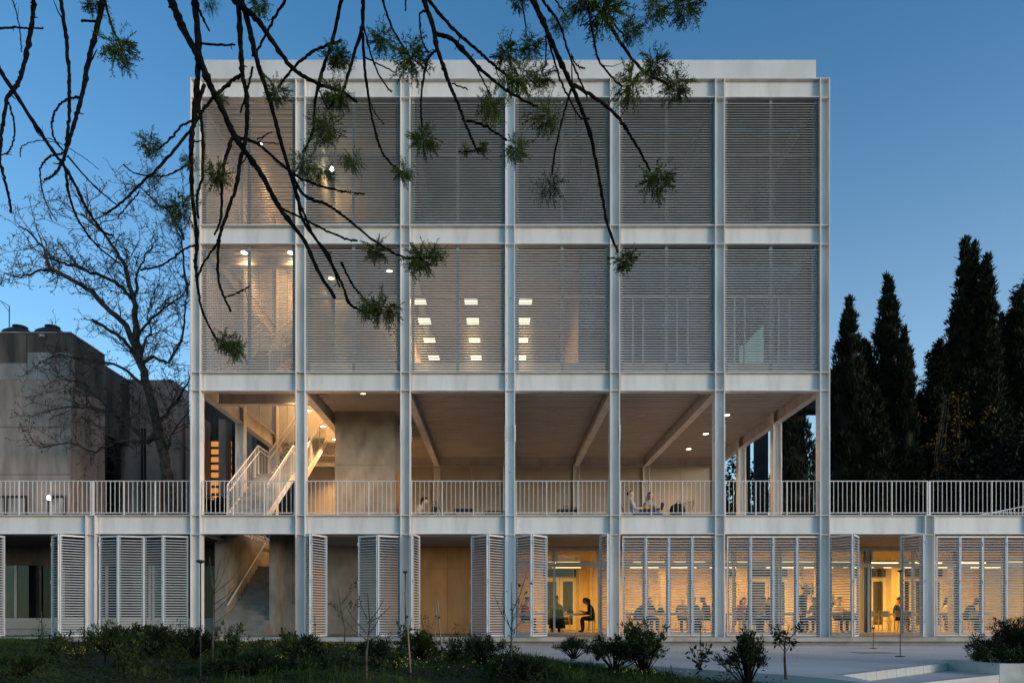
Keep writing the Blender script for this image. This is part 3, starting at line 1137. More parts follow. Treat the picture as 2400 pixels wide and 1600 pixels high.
def closed(a, kind='closed', zig=0.06):
    x = a + 0.07
    w = math.sqrt(LW ** 2 - zig ** 2)
    for j in range(4):
        y0, y1 = (YH, YH - zig) if j % 2 == 0 else (YH - zig, YH)
        leaf((x, y0), (x + w, y1), kind)
        x += w + 0.004


def ba(i):   # clear edges of a bay right of allx[i]
    return allx[i] + 0.165, allx[i + 1] - 0.165


# allx: -18.88 -15.68 -12.48 | -9.28 ... 9.92 | 13.12 16.32 19.52
a, b = ba(0); closed(a, 'closed over the bay past the dark open wing bay')
a, b = ba(1); pair(a, 0.17, -1, 'folded flat at the far side of the dark open wing bay'); pair(b, 0.52, 1, 'folded out beside the dark open wing bay')
a, b = ba(2); closed(a, 'closed behind the broad shrub in the dark wing', 0.2)
a, b = ba(4); pair(a, 0.3, -1, 'folded sharply in front of the orange door'); pair(b, 0.63, 1, 'half unfolded before the plain concrete wall')
a, b = ba(5); pair(a, 0.12, -1, 'folded flat against the column by the plywood wall'); pair(b, 0.5, 1, 'folded zigzag over the edge of the plywood wall')
a, b = ba(6); pair(a, 0.47, -1, 'folded zigzag next to the chipped column'); pair(b, 0.13, 1, 'folded flat beside the hooded person')
a, b = ba(7); closed(a, 'closed before the table of the bearded person', 0.03)
a, b = ba(8); closed(a, 'closed before the standing person in black', 0.03)
a, b = ba(9); pair(a, 0.44, -1, 'folded zigzag beside the tower corner column'); pair(b, 0.33, 1, 'folded beside the person with the phone')
a, b = ba(10); closed(a, 'closed behind the planter bush', 0.03)
a, b = ba(11); closed(a, 'closed over the bay beyond the planter bush', 0.03)

# ------------------------------------------------------------------ railings
bal_me = MB().box(-0.0065, 0.0065, -0.008, 0.008, 0.085, 1.03).mesh('baluster', M['paint'])
rpost_me = MB().box(-0.013, 0.013, -0.022, 0.022, 0.0, 1.03).mesh('post', M['paint'])
rpost_big = MB().box(-0.03, 0.03, -0.025, 0.025, 0.0, 1.03).mesh('post', M['paint'])


def railing(x0, x1, y, z, label, group, big=False):
    L = x1 - x0
    t = thing('railing', label, 'railing', (x0, y, z), 0, group)
    bx('top_rail', t, M['paint'], 0, L, -0.022, 0.022, 1.03, 1.052)
    bx('bottom_rail', t, M['paint'], 0, L, -0.012, 0.012, 0.06, 0.084)
    n = int(round(L / 0.136))
    for i in range(n + 1):
        x = L * i / n
        isp = i in (0, n) or i % 7 == 0 and n - i > 3
        link('post' if isp else 'baluster', (rpost_big if big and i == 0 else rpost_me) if isp else bal_me, t, (min(max(x, 0.014), L - 0.014), 0, 0))


for i in range(6):
    railing(XC[i] + 0.17, XC[i + 1] - 0.17, 0.1, 3.722, 'thin white terrace balustrade in front of ' + ['the steel staircase', 'the concrete lift core', 'the lone person with a laptop', 'the darkest empty terrace bay', 'the two lounging people', 'the open corner with side columns'][i], 'terrace balustrades')
railing(XL[1], XL[0] - 0.02, 0.1, 3.722, 'white balustrade on the wing roof before the concrete building', 'wing balustrades, concrete side')
railing(XL[0] + 0.02, XC[0] - 0.17, 0.1, 3.722, 'white balustrade on the wing roof before the concrete building', 'wing balustrades, concrete side', True)
railing(XL[2], XL[1] - 0.02, 0.1, 3.722, 'white balustrade on the wing roof before the concrete building', 'wing balustrades, concrete side')
railing(XC[6] + 0.17, XR[0] - 0.02, 0.1, 3.722, 'white balustrade on the wing roof before the cypress trees', 'wing balustrades, cypress side')
railing(XR[0] + 0.02, XR[1] - 0.02, 0.1, 3.722, 'white balustrade on the wing roof before the cypress trees', 'wing balustrades, cypress side', True)
railing(XR[1] + 0.02, XR[2], 0.1, 3.722, 'white balustrade on the wing roof before the cypress trees', 'wing balustrades, cypress side', True)
# ramp railing far behind the wing on the right
t = thing('ramp_railing', 'sloping white ramp railing seen behind the wing balustrade', 'railing', (18.2, 5.5, 3.72))
link('top_rail', MB().tube([(0.0, 0, 0.75), (5.0, 0, 1.75)], 0.022, 6).mesh('top_rail', M['paint']), t)
for i in range(34):
    x = 0.05 + i * 0.145
    zt = 0.75 + x * 0.2
    bx('baluster', t, M['paint'], x - 0.008, x + 0.008, -0.008, 0.008, zt - 0.98, zt)
link('ramp', MB().prism([(0.0, -0.4), (5.0, -0.4), (5.0, 0.72), (0.0, -0.28)], 'y', -0.1, 1.3).mesh('ramp', M['concrete_pale']), t)

# ------------------------------------------------------------------ steel staircase
RIS, GO = 0.1755, 0.25


def staircase(z0, label, y0=0.7):
    t = thing('steel_staircase', label, 'stairs', (-8.6, y0, z0))
    W = 1.3
    n1 = 11
    treadm = M['concrete_pale']
    y, z = 0.0, 0.0
    rail_pts = [(0.0, 0.0)]
    for f in range(2):
        n = n1 if f == 0 else 14
        ys, zs = y, z
        for i in range(n):
            z += RIS
            bx('tread', t, treadm, 0.05, W - 0.05, y, y + GO + 0.015, z - 0.03, z)
            bx('riser', t, treadm, 0.051, W - 0.051, y, y + 0.012, z - RIS, z - 0.031)
            y += GO
        for x in (0.0, W - 0.045):
            mb = MB()
            dz = 0.12
            mb.prism([(ys - 0.05, zs - 0.08 if f else zs), (ys + 0.1, zs - 0.12 if f else zs), (y, z - 0.2), (y, z + 0.04), (ys, zs + 0.14), (ys - 0.05, zs + 0.06)], 'x', x, x + 0.045)
            link('stringer', mb.mesh('stringer', M['paint']), t)
        rail_pts.append((y, z))
        if f == 0:
            bx('landing', t, treadm, 0.05, W - 0.05, y, y + 1.1, z - 0.06, z - 0.001)
            for x in (0.0, W - 0.045):
                bx('landing_edge', t, M['paint'], x, x + 0.045, y, y + 1.1, z - 0.2, z + 0.1)
            y += 1.1
            rail_pts.append((y, z))
    for x in (0.022, W - 0.022):
        pts = [(x, p[0], p[1] + 1.05) for p in rail_pts]
        link('handrail', MB().tube(pts, 0.024, 8).mesh('handrail', M['paint']), t)
        pts2 = [(x + (0.06 if x < 0.5 else -0.06), p[0], p[1] + 0.86) for p in rail_pts]
        link('inner_handrail', MB().tube(pts2, 0.02, 8).mesh('inner_handrail', M['paint']), t)
        for (ya, za), (yb, zb) in zip(rail_pts[:-1], rail_pts[1:]):
            n = max(2, int((yb - ya) / 0.15))
            for i in range(n):
                yy = ya + (yb - ya) * i / n
                zz = za + (zb - za) * i / n
                post = i % 8 == 0
                hw = 0.017 if post else 0.006
                bx('newel' if post else 'baluster', t, M['paint'], x - hw, x + hw, yy - hw, yy + hw, zz + (0.0 if post else 0.13), zz + 1.04)
    return t


staircase(3.71, 'white steel staircase climbing from the terrace beside the corner column')
staircase(8.09, 'white steel staircase behind the warm lit louvres of the second floor', 0.9)
# guard of the opening over the concrete stair
t = thing('stair_guard', 'low white guard rail sloping down into the concrete stair opening', 'railing', (-8.78, 2.9, 3.71))
link('top_rail', MB().tube([(0, 0, 0.75), (0, 3.8, -0.9)], 0.022, 6).mesh('top_rail', M['paint']), t)
for i in range(12):
    yy = 0.02 + i * 0.33
    bx('baluster', t, M['paint'], -0.01, 0.01, yy - 0.01, yy + 0.01, -0.45 if i else -0.005, 0.75 - yy * 0.434)

# ------------------------------------------------------------------ old concrete building on the left
OB = thing('concrete_building', 'old stained grey concrete building with water tanks on its roof', 'building', (0, 0, 0))
XA = -18.1
bx('wall', OB, M['old'], -22.25, XA, 8.0, 10.4, -0.6, 10.6)
bx('wall', OB, M['old'], -34, -22.29, 8.0, 10.4, -0.6, 10.6)
bx('wall', OB, M['old_pale'], -34, -19.95, 7.985, 10.0, 10.601, 11.3)
bx('wall', OB, M['old_pale'], -19.91, XA, 7.985, 10.4, 10.601, 11.75)
bx('parapet', OB, M['old_dark'], -34, -19.95, 7.98, 10.4, 11.301, 12.55)
bx('parapet', OB, M['old_dark'], -19.91, XA + 0.02, 7.98, 10.45, 11.751, 12.55)
bx('side_wall', OB, M['old_dark'], XA + 0.002, XA + 0.03, 8.3, 10.45, 10.4, 12.5)
bx('side_wall', OB, M['old'], XA + 0.002, XA + 0.03, 8.3, 10.45, -0.6, 10.399)
for zz in (4.6, 6.6, 8.6):
    bx('board_joint', OB, M['old_dark'], -34, XA, 7.988, 8.01, zz, zz + 0.02)
bx('coping', OB, M['old_pale'], -34, XA + 0.06, 7.93, 10.46, 12.551, 12.6)
bx('joint', OB, M['black'], -19.95, -19.91, 8.02, 8.1, -0.6, 12.5)
bx('wall', OB, M['old_dark'], -20.5, XA, 10.46, 12.6, 9.0, 12.15)
bx('glass_strip', OB, M['glass_dark'], XA - 0.2, XA - 0.1, 10.46, 12.0, 0.0, 9.0)
bx('glass_backing', OB, M['far_dark'], XA - 1.0, XA - 0.9, 10.46, 12.6, 0.0, 9.0)
for i in range(7):
    bx('glazing_bar', OB, M['black'], XA - 0.12, XA - 0.05, 10.46, 12.0, 3.6 + i * 0.75, 3.65 + i * 0.75)
bx('wall', OB, M['old_pale'], XA - 0.6, -16.0, 12.61, 14.5, -0.6, 9.4)
bx('wall', OB, M['old'], XA - 0.6, -16.0, 12.6, 14.4, 9.401, 12.2)
for x in (-17.5, -17.35, -16.5):
    bx('down_pipe', OB, M['red_pipe'] if x > -17 else M['black'], x, x + 0.06, 12.5, 12.58, 3.0, 9.8)
bx('wall', OB, M['old_dark'], -16.0, -8.0, 14.5, 16, -0.6, 11.8)
for x0, x1 in ((-15.95, -15.6), (-14.25, -13.85), (-13.4, -13.2)):
    xx0, xx1 = x0 * 1.045, x1 * 1.045
    for j in range(11):
        bx('lit_pane', OB, M['orange_win'], xx0, xx1, 14.44, 14.46, 5.4 + j * 0.4, 5.66 + j * 0.4)
    bx('window_frame', OB, M['black'], (xx0 - 0.08, xx0 - 0.001, 14.35, 14.49, 5.3, 9.9), (xx1 + 0.001, xx1 + 0.08, 14.35, 14.49, 5.3, 9.9))
for x in (-15.9, -15.25, -14.2, -12.9):
    bx('fin', OB, M['old'], x, x + 0.35, 13.7, 14.49, 3.0, 10.6)
# white panels at the base
for x0, x1 in ((-22.6, -20.85), (-20.7, -19.95), (-18.95, -18.35)):
    f = bx('doorway', OB, M['brown_frame'], x0 - 0.06, x1 + 0.06, 7.93, 7.985, 3.4, 5.72)
    for z0, z1 in ((3.6, 4.95), (5.0, 5.6)):
        bx('door_panel', f, M['old_pale'], x0 + 0.02, x1 - 0.02, 7.9, 7.929, z0, z1)
for x in (-20.75, -19.35):
    t = thing('water_tank', 'round black roof water tank ' + ('with the wire antenna in front' if x < -20 else 'near the parapet corner'), 'tank', (x, 8.75, 12.1), 0, 'roof water tanks')
    link('tank_body', MB().lathe([(0.66, 0.0), (0.68, 0.4), (0.68, 0.66), (0.64, 0.74), (0.45, 0.86), (0.3, 0.9)], 24).mesh('tank_body', M['tank'], True), t)
    link('lid', MB().lathe([(0.28, 0.89), (0.28, 1.0), (0.3, 1.01), (0.3, 1.05), (0.1, 1.08)], 18).mesh('lid', M['tank'], True), t)
t = thing('roof_antenna', 'bent wire antenna beside the roof water tanks', 'antenna', (-20.9, 8.3, 12.5))
link('mast', MB().tube([(0, 0, 0), (0, 0, 1.35)], 0.02, 5).mesh('mast', M['black']), t)
link('arm', MB().tube([(0, 0, 1.35), (-0.7, 0, 1.75)], 0.014, 5).tube([(0, 0, 1.1), (-0.35, 0, 1.55)], 0.012, 5).mesh('arm', M['black']), t)
p = P(118, 1167, 7.7)
t = thing('flood_light', 'dazzling white floodlight on the concrete wall', 'light', p)
link('lens', MB().tube([(0, -0.1, 0), (0, -0.06, 0)], 0.085, 14).mesh('lens', M['cold']), t)
link('housing', MB().tube([(0, -0.059, 0), (0, 0.1, 0)], [0.1, 0.05], 12).tube([(0, 0.1, 0), (0, 0.32, 0.1)], 0.02, 6).mesh('housing', M['black']), t)
area(t, (0, -0.12, 0), 0.12, 0.12, 22, (1, 0.98, 0.95), (R(-90), 0, 0))
p = P(101, 787, 7.7)
t = thing('parapet_lamp', 'small unlit lamp on the stained parapet edge', 'light', p)
link('head', MB().box(-0.09, 0.09, -0.12, 0.0, -0.06, 0.03).mesh('head', M['old_pale']), t)
link('bracket', MB().tube([(0, 0, 0), (0, 0.3, 0.05)], 0.02, 6).mesh('bracket', M['black']), t)

# dark portico far behind on the right
FP = thing('far_portico', 'dark concrete portico standing behind the cypress trees', 'building', (0, 0, 0))
for px in (1752, 1788, 2137):
    q = P(px, 1445, 17.0)
    w = 0.16 if px == 1752 else 0.3
    bx('pillar', FP, M['far_dark'], q.x - w, q.x + w, 17.0, 17.6, -0.6, 12.0)
bx('roof_beam', FP, M['far_dark'], 13.2, 26, 16.8, 17.8, 12.0, 12.65)

# ------------------------------------------------------------------ foliage helpers


def leaf_cloud(centres, spread, n_each, size, up=0.3, aspect=0.35, outward=None, jitter=1.0):
    """triangular sprays round clump centres; returns V, F arrays"""
    C = np.repeat(np.asarray(centres, dtype=float), n_each, axis=0)
    N = len(C)
    sp = np.repeat(np.asarray(spread, dtype=float).reshape(-1, 1) if np.ndim(spread) else np.full((len(centres), 1), spread), n_each, axis=0)
    off = rng.normal(size=(N, 3)) * sp * 0.55
    p = C + off
    d = rng.normal(size=(N, 3)) + np.array([0, 0, up * 3])
    if outward is not None:
        d += np.repeat(np.asarray(outward), n_each, axis=0) * 1.4
    d += off / np.maximum(sp, 1e-6) * 0.8
    d /= np.linalg.norm(d, axis=1, keepdims=True)
    s = size * rng.uniform(0.6, 1.5, size=(N, 1))
    side = np.cross(d, rng.normal(size=(N, 3)))
    side /= np.maximum(np.linalg.norm(side, axis=1, keepdims=True), 1e-6)
    V = np.empty((N, 4, 3))
    V[:, 0] = p
    V[:, 1] = p + d * s * 0.5 + side * s * aspect * 0.5
    V[:, 2] = p + d * s
    V[:, 3] = p + d * s * 0.5 - side * s * aspect * 0.5
    F = np.arange(N * 4).reshape(N, 4)
    return V.reshape(-1, 3), F


# ------------------------------------------------------------------ cypress trees


def cypress_mesh(h, r, seed, tip2=None, narrow=1.0):
    rs = np.random.default_rng(seed)
    n = int(520 * (h / 15))
    t = rs.uniform(0.03, 1.0, n) ** 0.9
    prof = np.minimum(1.0, (1.02 - t) ** (0.75 * narrow) * 1.15) * np.minimum(1.0, 0.55 + t * 2.4)
    lump = 1 + 0.2 * np.sin(t * 17 + seed + np.round(4 * rs.uniform(size=n))) * np.sin(t * 7.3 + 2 * seed) + 0.12 * rs.normal(size=n)
    a = rs.uniform(0, 2 * np.pi, n)
    rr = r * prof * lump * (1 + 0.16 * np.sin(3 * a + t * 9 + seed)) * rs.uniform(0.72, 1.03, n)
    C = np.stack([rr * np.cos(a), rr * np.sin(a), t * h], 1)
    if tip2 is not None:
        sel = (t > 0.86) & (rs.uniform(size=n) < 0.45)
        C[sel, 0] += tip2
    nt = 26
    tt_ = np.linspace(0.9, 1.035, nt)
    C = np.concatenate([C, np.stack([rs.normal(size=nt) * 0.05, rs.normal(size=nt) * 0.05, tt_ * h], 1)])
    if tip2 is not None:
        C = np.concatenate([C, np.stack([tip2 + rs.normal(size=nt) * 0.05, rs.normal(size=nt) * 0.05, (tt_ - 0.012) * h], 1)])
    k_ = len(C) - n
    prof = np.concatenate([prof, np.full(k_, 0.12)])
    a = np.concatenate([a, rs.uniform(0, 6.28, k_)])
    n = len(C)
    out = np.stack([np.cos(a) * 0.35, np.sin(a) * 0.35, np.full(n, 0.5)], 1)
    V, F = leaf_cloud(C, 0.05 + 0.28 * prof, 66, 0.24, up=0.6, aspect=0.2, outward=out)
    # dense inner mass
    nv, nh = 14, 26
    cv = []
    for j in range(nh):
        tt = 0.02 + 0.9 * j / (nh - 1)
        pr = min(1.0, (1.02 - tt) ** (0.75 * narrow) * 1.15) * min(1.0, 0.55 + tt * 2.4)
        for i in range(nv):
            an = 2 * math.pi * i / nv
            q = r * pr * 0.66 * (1 + 0.2 * math.sin(3 * an + tt * 9 + seed) * 0.8 + 0.1 * math.sin(7 * an + 23 * tt))
            cv.append((q * math.cos(an), q * math.sin(an), tt * h))
    cf = []
    for j in range(nh - 1):
        for i in range(nv):
            cf.append((j * nv + i, j * nv + (i + 1) % nv, (j + 1) * nv + (i + 1) % nv, (j + 1) * nv + i))
    F2 = np.asarray(cf) + len(V)
    V = np.concatenate([V, np.asarray(cv)])
    F = np.concatenate([F, F2])
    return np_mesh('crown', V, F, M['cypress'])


cyp = {
    'a': (cypress_mesh(15.0, 2.0, 3), 15.0),
    'b': (cypress_mesh(16.0, 1.3, 5, narrow=0.9), 16.0),
    'c': (cypress_mesh(19.0, 2.0, 8, tip2=0.5, narrow=1.15), 19.0),
    'd': (cypress_mesh(18.0, 0.85, 13, narrow=0.85), 18.0),
}
trunk_me = MB().tube([(0, 0, -0.3), (0.05, 0, 1.5), (0, 0.05, 4), (0, 0, 9)], [0.24, 0.2, 0.17, 0.06], 8).mesh('trunk', M['bark_bare'])
CY = [  # tip px, tip py, depth, kind, scale xy, label
    (1990, 702, 13.5, 'a', 0.95, 'dark cypress with one pointed tip right beside the corner column'),
    (2082, 648, 14.0, 'b', 1.0, 'knobbly dark cypress with a blunt leaning tip'),
    (2121, 772, 13.0, 'b', 0.75, 'shortest slim cypress with a sharp thin tip'),
    (2262, 560, 14.0, 'c', 1.05, 'tallest broad cypress with a forked double tip'),
    (2313, 602, 13.2, 'd', 1.0, 'very slender spire cypress beside the forked one'),
    (1862, 830, 12.0, 'a', 0.7, 'dark cypress seen through the open corner bay of the terrace'),
    (1960, 870, 15.0, 'a', 0.8, 'shaded cypress standing behind the corner column'),
    (2200, 800, 13.6, 'b', 0.95, 'lower dark cypress filling the foot of the forked one'),
    (2030, 800, 15.5, 'b', 1.1, 'shaded cypress between the pointed and the knobbly one'),
    (2100, 930, 16.0, 'a', 0.7, 'broad dark cypress closing the gap behind the shortest one'),
    (2285, 760, 15.5, 'a', 0.75, 'dark cypress behind the forked and slender ones'),
    (2158, 925, 14.5, 'a', 0.8, 'low broad cypress under the sky gap before the forked one'),
    (2052, 905, 12.8, 'a', 0.75, 'low dense cypress in front of the knobbly one'),
    (2385, 690, 14.4, 'a', 1.1, 'broad dark cypress overlapping the layered cedar'),
    (2350, 740, 15.0, 'a', 0.8, 'dark cypress between the slender one and the cedar'),
]
for px, py, Y, kind, sxy, lab in CY:
    q = P(px, py, Y)
    me, h = cyp[kind]
    t = thing('cypress_tree', lab, 'tree', (q.x, Y, -0.6), random.uniform(0, 6.2) if kind != 'c' else 0.2, 'cypress trees beyond the wing')
    s = (q.z + 0.6) / (h * 1.04)
    c = link('crown', me, t)
    c.scale = (sxy, sxy, s)
    tr = link('trunk', trunk_me, t)
# dark cedar on the far right


def cedar(px, py, Y, r, lab, seed):
    rs = np.random.default_rng(seed)
    q = P(px, py, Y)
    h = q.z + 0.6
    t = thing('cedar_tree', lab, 'tree', (q.x, Y, -0.6))
    link('trunk', MB().tube([(0, 0, 0), (0.1, 0, h * 0.5), (0, 0, h * 0.95)], [0.4, 0.28, 0.06], 9).mesh('trunk', M['bark_bare']), t)
    C, O = [], []
    for j in range(26):
        tt = 0.12 + 0.88 * j / 25
        z = h * tt
        rad = r * (1.05 - tt) ** 0.55
        for i in range(9):
            an = rs.uniform(0, 6.28)
            L = rad * rs.uniform(0.6, 1.1)
            for k in range(9):
                u = (k + 1) / 9
                C.append((math.cos(an) * L * u, math.sin(an) * L * u, z + 0.35 * u - 0.7 * u * u + rs.normal() * 0.08))
                O.append((math.cos(an), math.sin(an), -0.2))
    V, F = leaf_cloud(C, 0.3, 22, 0.2, up=0.0, aspect=0.3, outward=O)
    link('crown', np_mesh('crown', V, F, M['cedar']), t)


cedar(2440, 640, 16.0, 4.2, 'wide black cedar with layered boughs next to the slender cypress', 2)
cedar(2205, 830, 16.5, 2.6, 'dark cedar poking drooping boughs out behind the forked cypress', 4)
# autumn climber on the cypress
C = [P(random.gauss(2240, 38), random.choice([random.gauss(965, 30), random.gauss(1075, 28), random.gauss(1120, 25)]), 12.0 + random.uniform(-0.3, 0.3)) for _ in range(120)]
t = thing('climbing_vine', 'rusty yellow autumn vine leaves climbing the broad cypress', 'vine', P(2240, 1460, 12.0))
base = t.location
C = [tuple(c - base) for c in C]
V, F = leaf_cloud(C, 0.22, 9, 0.11, up=-0.2, aspect=0.8)
link('leaves', np_mesh('leaves', V, F, M['autumn']), t)
mb = MB()
for k in range(6):
    x = random.uniform(-0.8, 0.8)
    mb.tube([(x, 0.2, 0), (x + 0.2, 0.1, 4), (x * 1.3, 0.2, 8), (x * 0.7, 0.1, 11)], [0.03, 0.025, 0.02, 0.008], 5)
link('stem', mb.mesh('stem', M['bark_bare']), t)
# tree mass low between and behind everything


def round_tree(px, py, Y, r, m, lab, dens_=200, size=0.2):
    q = P(px, py, Y)
    t = thing('broadleaf_tree', lab, 'tree', (q.x, Y, -0.6), 0, 'dark trees behind the buildings')
    h = q.z + 0.6
    C = []
    while len(C) < dens_:
        v = rng.normal(size=3)
        v /= np.linalg.norm(v)
        v *= rng.uniform(0.55, 1.0)
        C.append((v[0] * r, v[1] * r, h - r * 1.1 + v[2] * r * 1.1))
    V, F = leaf_cloud(C, r * 0.2, 40, size, up=0, aspect=0.6)
    link('crown', np_mesh('crown', V, F, m), t)
    mb = MB().tube([(0, 0, 0), (0.1, 0, h * 0.4), (0, 0.1, h - r)], [0.22, 0.16, 0.08], 7)
    for k in range(7):
        a = k * 0.9
        mb.tube([(0, 0, h - 1.9 * r), (math.cos(a) * r * 0.4, math.sin(a) * r * 0.4, h - r), (math.cos(a) * r * 0.75, math.sin(a) * r * 0.75, h - r * 0.5)], [0.08, 0.05, 0.02], 5)
    link('trunk', mb.mesh('trunk', M['bark_bare']), t)


round_tree(1720, 1075, 22, 2.2, M['cedar'], 'small loose leaved tree behind the open terrace corner', 120)
round_tree(2010, 1090, 17, 3.0, M['cedar'], 'round dark tree low behind the cypress trunks')
round_tree(2170, 1080, 18, 3.2, M['cedar'], 'dark bushy tree below the gap in the cypress row')
round_tree(2330, 1000, 12.5, 3.0, M['cedar'], 'dark bushy tree at the foot of the slender cypress')
round_tree(2460, 1020, 11.5, 3.0, M['cedar'], 'dark bushy tree beneath the layered cedar')
round_tree(520, 1160, 12.0, 1.2, M['cedar'], 'dark shrub by the orange lit windows', 110, 0.14)

# ------------------------------------------------------------------ bare plane tree


def twigs(mb, pts, rad, level, scale, buds, prob=1.0):
    """side shoots along a polyline, two orders"""
    for i in range(1, len(pts)):
        a, b = pts[i - 1], pts[i]
        seg = (b - a)
        L = seg.length
        n = L / (0.26, 0.2, 0.16)[level] * prob
        n = int(n) + (random.random() < n % 1)
        for j in range(n):
            p = a + seg * random.random()
            d = seg.normalized() * 0.8 + Vector((random.gauss(0, 0.9), random.gauss(0, 0.7), random.gauss(0.2, 0.8)))
            d.normalize()
            ln = scale * random.uniform(0.4, 1.15)
            q = [p]
            dd = d.copy()
            m = 5 if level == 0 else 3
            for k in range(m):
                dd = (dd + Vector((random.gauss(0, 0.28), random.gauss(0, 0.28), random.gauss(0.05, 0.28)))).normalized()
                q.append(q[-1] + dd * ln / m)
            r0 = (min(max(rad * 0.4, 0.016), 0.024), 0.011, 0.009)[level]
            mb.tube(q, [r0 + (0.007 - r0) * k / m for k in range(m + 1)], 4 if level == 0 else 3, False)
            if level < 2:
                twigs(mb, q, r0, level + 1, scale * 0.36, buds, 1.0)
            if level:
                buds.append(q[-1])


TY = 7.0
limbs = [
    ([(405, 1230), (396, 1130), (387, 1077), (367, 991), (347, 910), (328, 850), (320, 800), (316, 745), (314, 705)], 0.26, 0.1),
    ([(314, 705), (300, 650), (288, 612), (270, 585), (248, 553), (225, 528), (190, 500)], 0.1, 0.03),
    ([(326, 850), (306, 790), (297, 764), (270, 738), (240, 712), (212, 680), (180, 662), (150, 645), (118, 630), (108, 600), (98, 575), (75, 550), (45, 530)], 0.13, 0.03),
    ([(308, 700), (292, 680), (272, 662), (235, 645), (200, 632), (160, 622), (130, 610), (108, 600)], 0.08, 0.04),
    ([(118, 630), (95, 632), (70, 645), (40, 648), (10, 640)], 0.05, 0.02),
    ([(320, 800), (335, 770), (355, 745), (385, 722), (420, 700), (445, 660)], 0.07, 0.02),
    ([(314, 705), (322, 680), (318, 655), (330, 620), (345, 590), (370, 560)], 0.06, 0.02),
    ([(328, 855), (360, 835), (395, 850), (425, 800), (432, 740), (440, 690)], 0.08, 0.02),
    ([(330, 860), (305, 815), (280, 790), (250, 770), (216, 749)], 0.09, 0.06),
    ([(372, 1000), (356, 1030), (338, 1035), (320, 1010), (295, 985), (262, 970), (215, 953), (160, 953), (120, 960)], 0.12, 0.02),
    ([(338, 1035), (310, 1032), (270, 1035), (225, 1060), (160, 1038), (90, 1050)], 0.07, 0.02),
    ([(347, 910), (300, 870), (250, 850), (200, 840), (140, 830), (90, 850)], 0.07, 0.02),
    ([(367, 990), (395, 960), (420, 930), (440, 900), (455, 860)], 0.07, 0.02),
    ([(387, 1077), (400, 1020), (425, 985), (445, 960)], 0.05, 0.02),
    ([(328, 850), (340, 800), (355, 780), (345, 740), (355, 700)], 0.05, 0.015),
    ([(248, 553), (215, 520), (180, 500), (140, 490)], 0.04, 0.012),
    ([(290, 1000), (240, 940), (200, 900), (150, 890)], 0.05, 0.015),
    ([(430, 560), (400, 500), (360, 470), (330, 440), (290, 430)], 0.06, 0.012),
    ([(440, 690), (430, 620), (425, 560), (400, 505)], 0.05, 0.02),
]
base = P(405, 1445, TY)
base.z = -0.6
t = thing('bare_plane_tree', 'leafless spreading tree in front of the old concrete building', 'tree', base)
mb = MB()
tw = MB()
buds = []
for k, (px, r0, r1) in enumerate(limbs):
    amp = random.uniform(-0.9, 0.9) if k else 0
    pts = []
    for i, (x, y) in enumerate(px):
        u = i / (len(px) - 1)
        pts.append(P(x, y, TY + amp * u) - base)
    if k == 0:
        pts = [Vector((0.15, 0, 0.0))] + pts
    # subdivide with wobble
    fine = [pts[0]]
    for a, b in zip(pts[:-1], pts[1:]):
        n = 3
        for j in range(1, n + 1):
            q = a.lerp(b, j / n)
            if j < n:
                q = q + Vector((random.gauss(0, 0.03), random.gauss(0, 0.03), random.gauss(0, 0.03)))
            fine.append(q)
    m = len(fine)
    rad = [r0 + (r1 - r0) * i / (m - 1) for i in range(m)]
    mb.tube(fine, rad, 8 if k < 4 else 6)
    if k:
        twigs(tw, fine, r1 * 2, 0, 1.75, buds)
    else:
        twigs(tw, fine[14:], 0.05, 0, 0.9, buds, 0.6)
link('trunk', mb.mesh('trunk', M['bark_bare'], True), t)
tag(link('twigs', tw.mesh('twigs', M['bark_bare']), t), kind='stuff')
bs = random.sample(buds, min(4500, len(buds)))
V, F = leaf_cloud([tuple(b) for b in bs], 0.03, 1, 0.06, up=0, aspect=0.7)
tag(link('buds', np_mesh('buds', V, F, M['bud']), t), kind='stuff')

# ------------------------------------------------------------------ foreground tree hanging over the camera
ZS = 1.96


def fdist(x, y):
    return 5.3 + 0.55 * math.sin(x / 260.0 + 0.4) + 0.35 * math.sin(y / 190.0 + 1.3) + 0.25 * math.sin((x + y) / 130.0)


def FP_(x, y):
    d = fdist(x, y)
    return P(x, y, d - D)


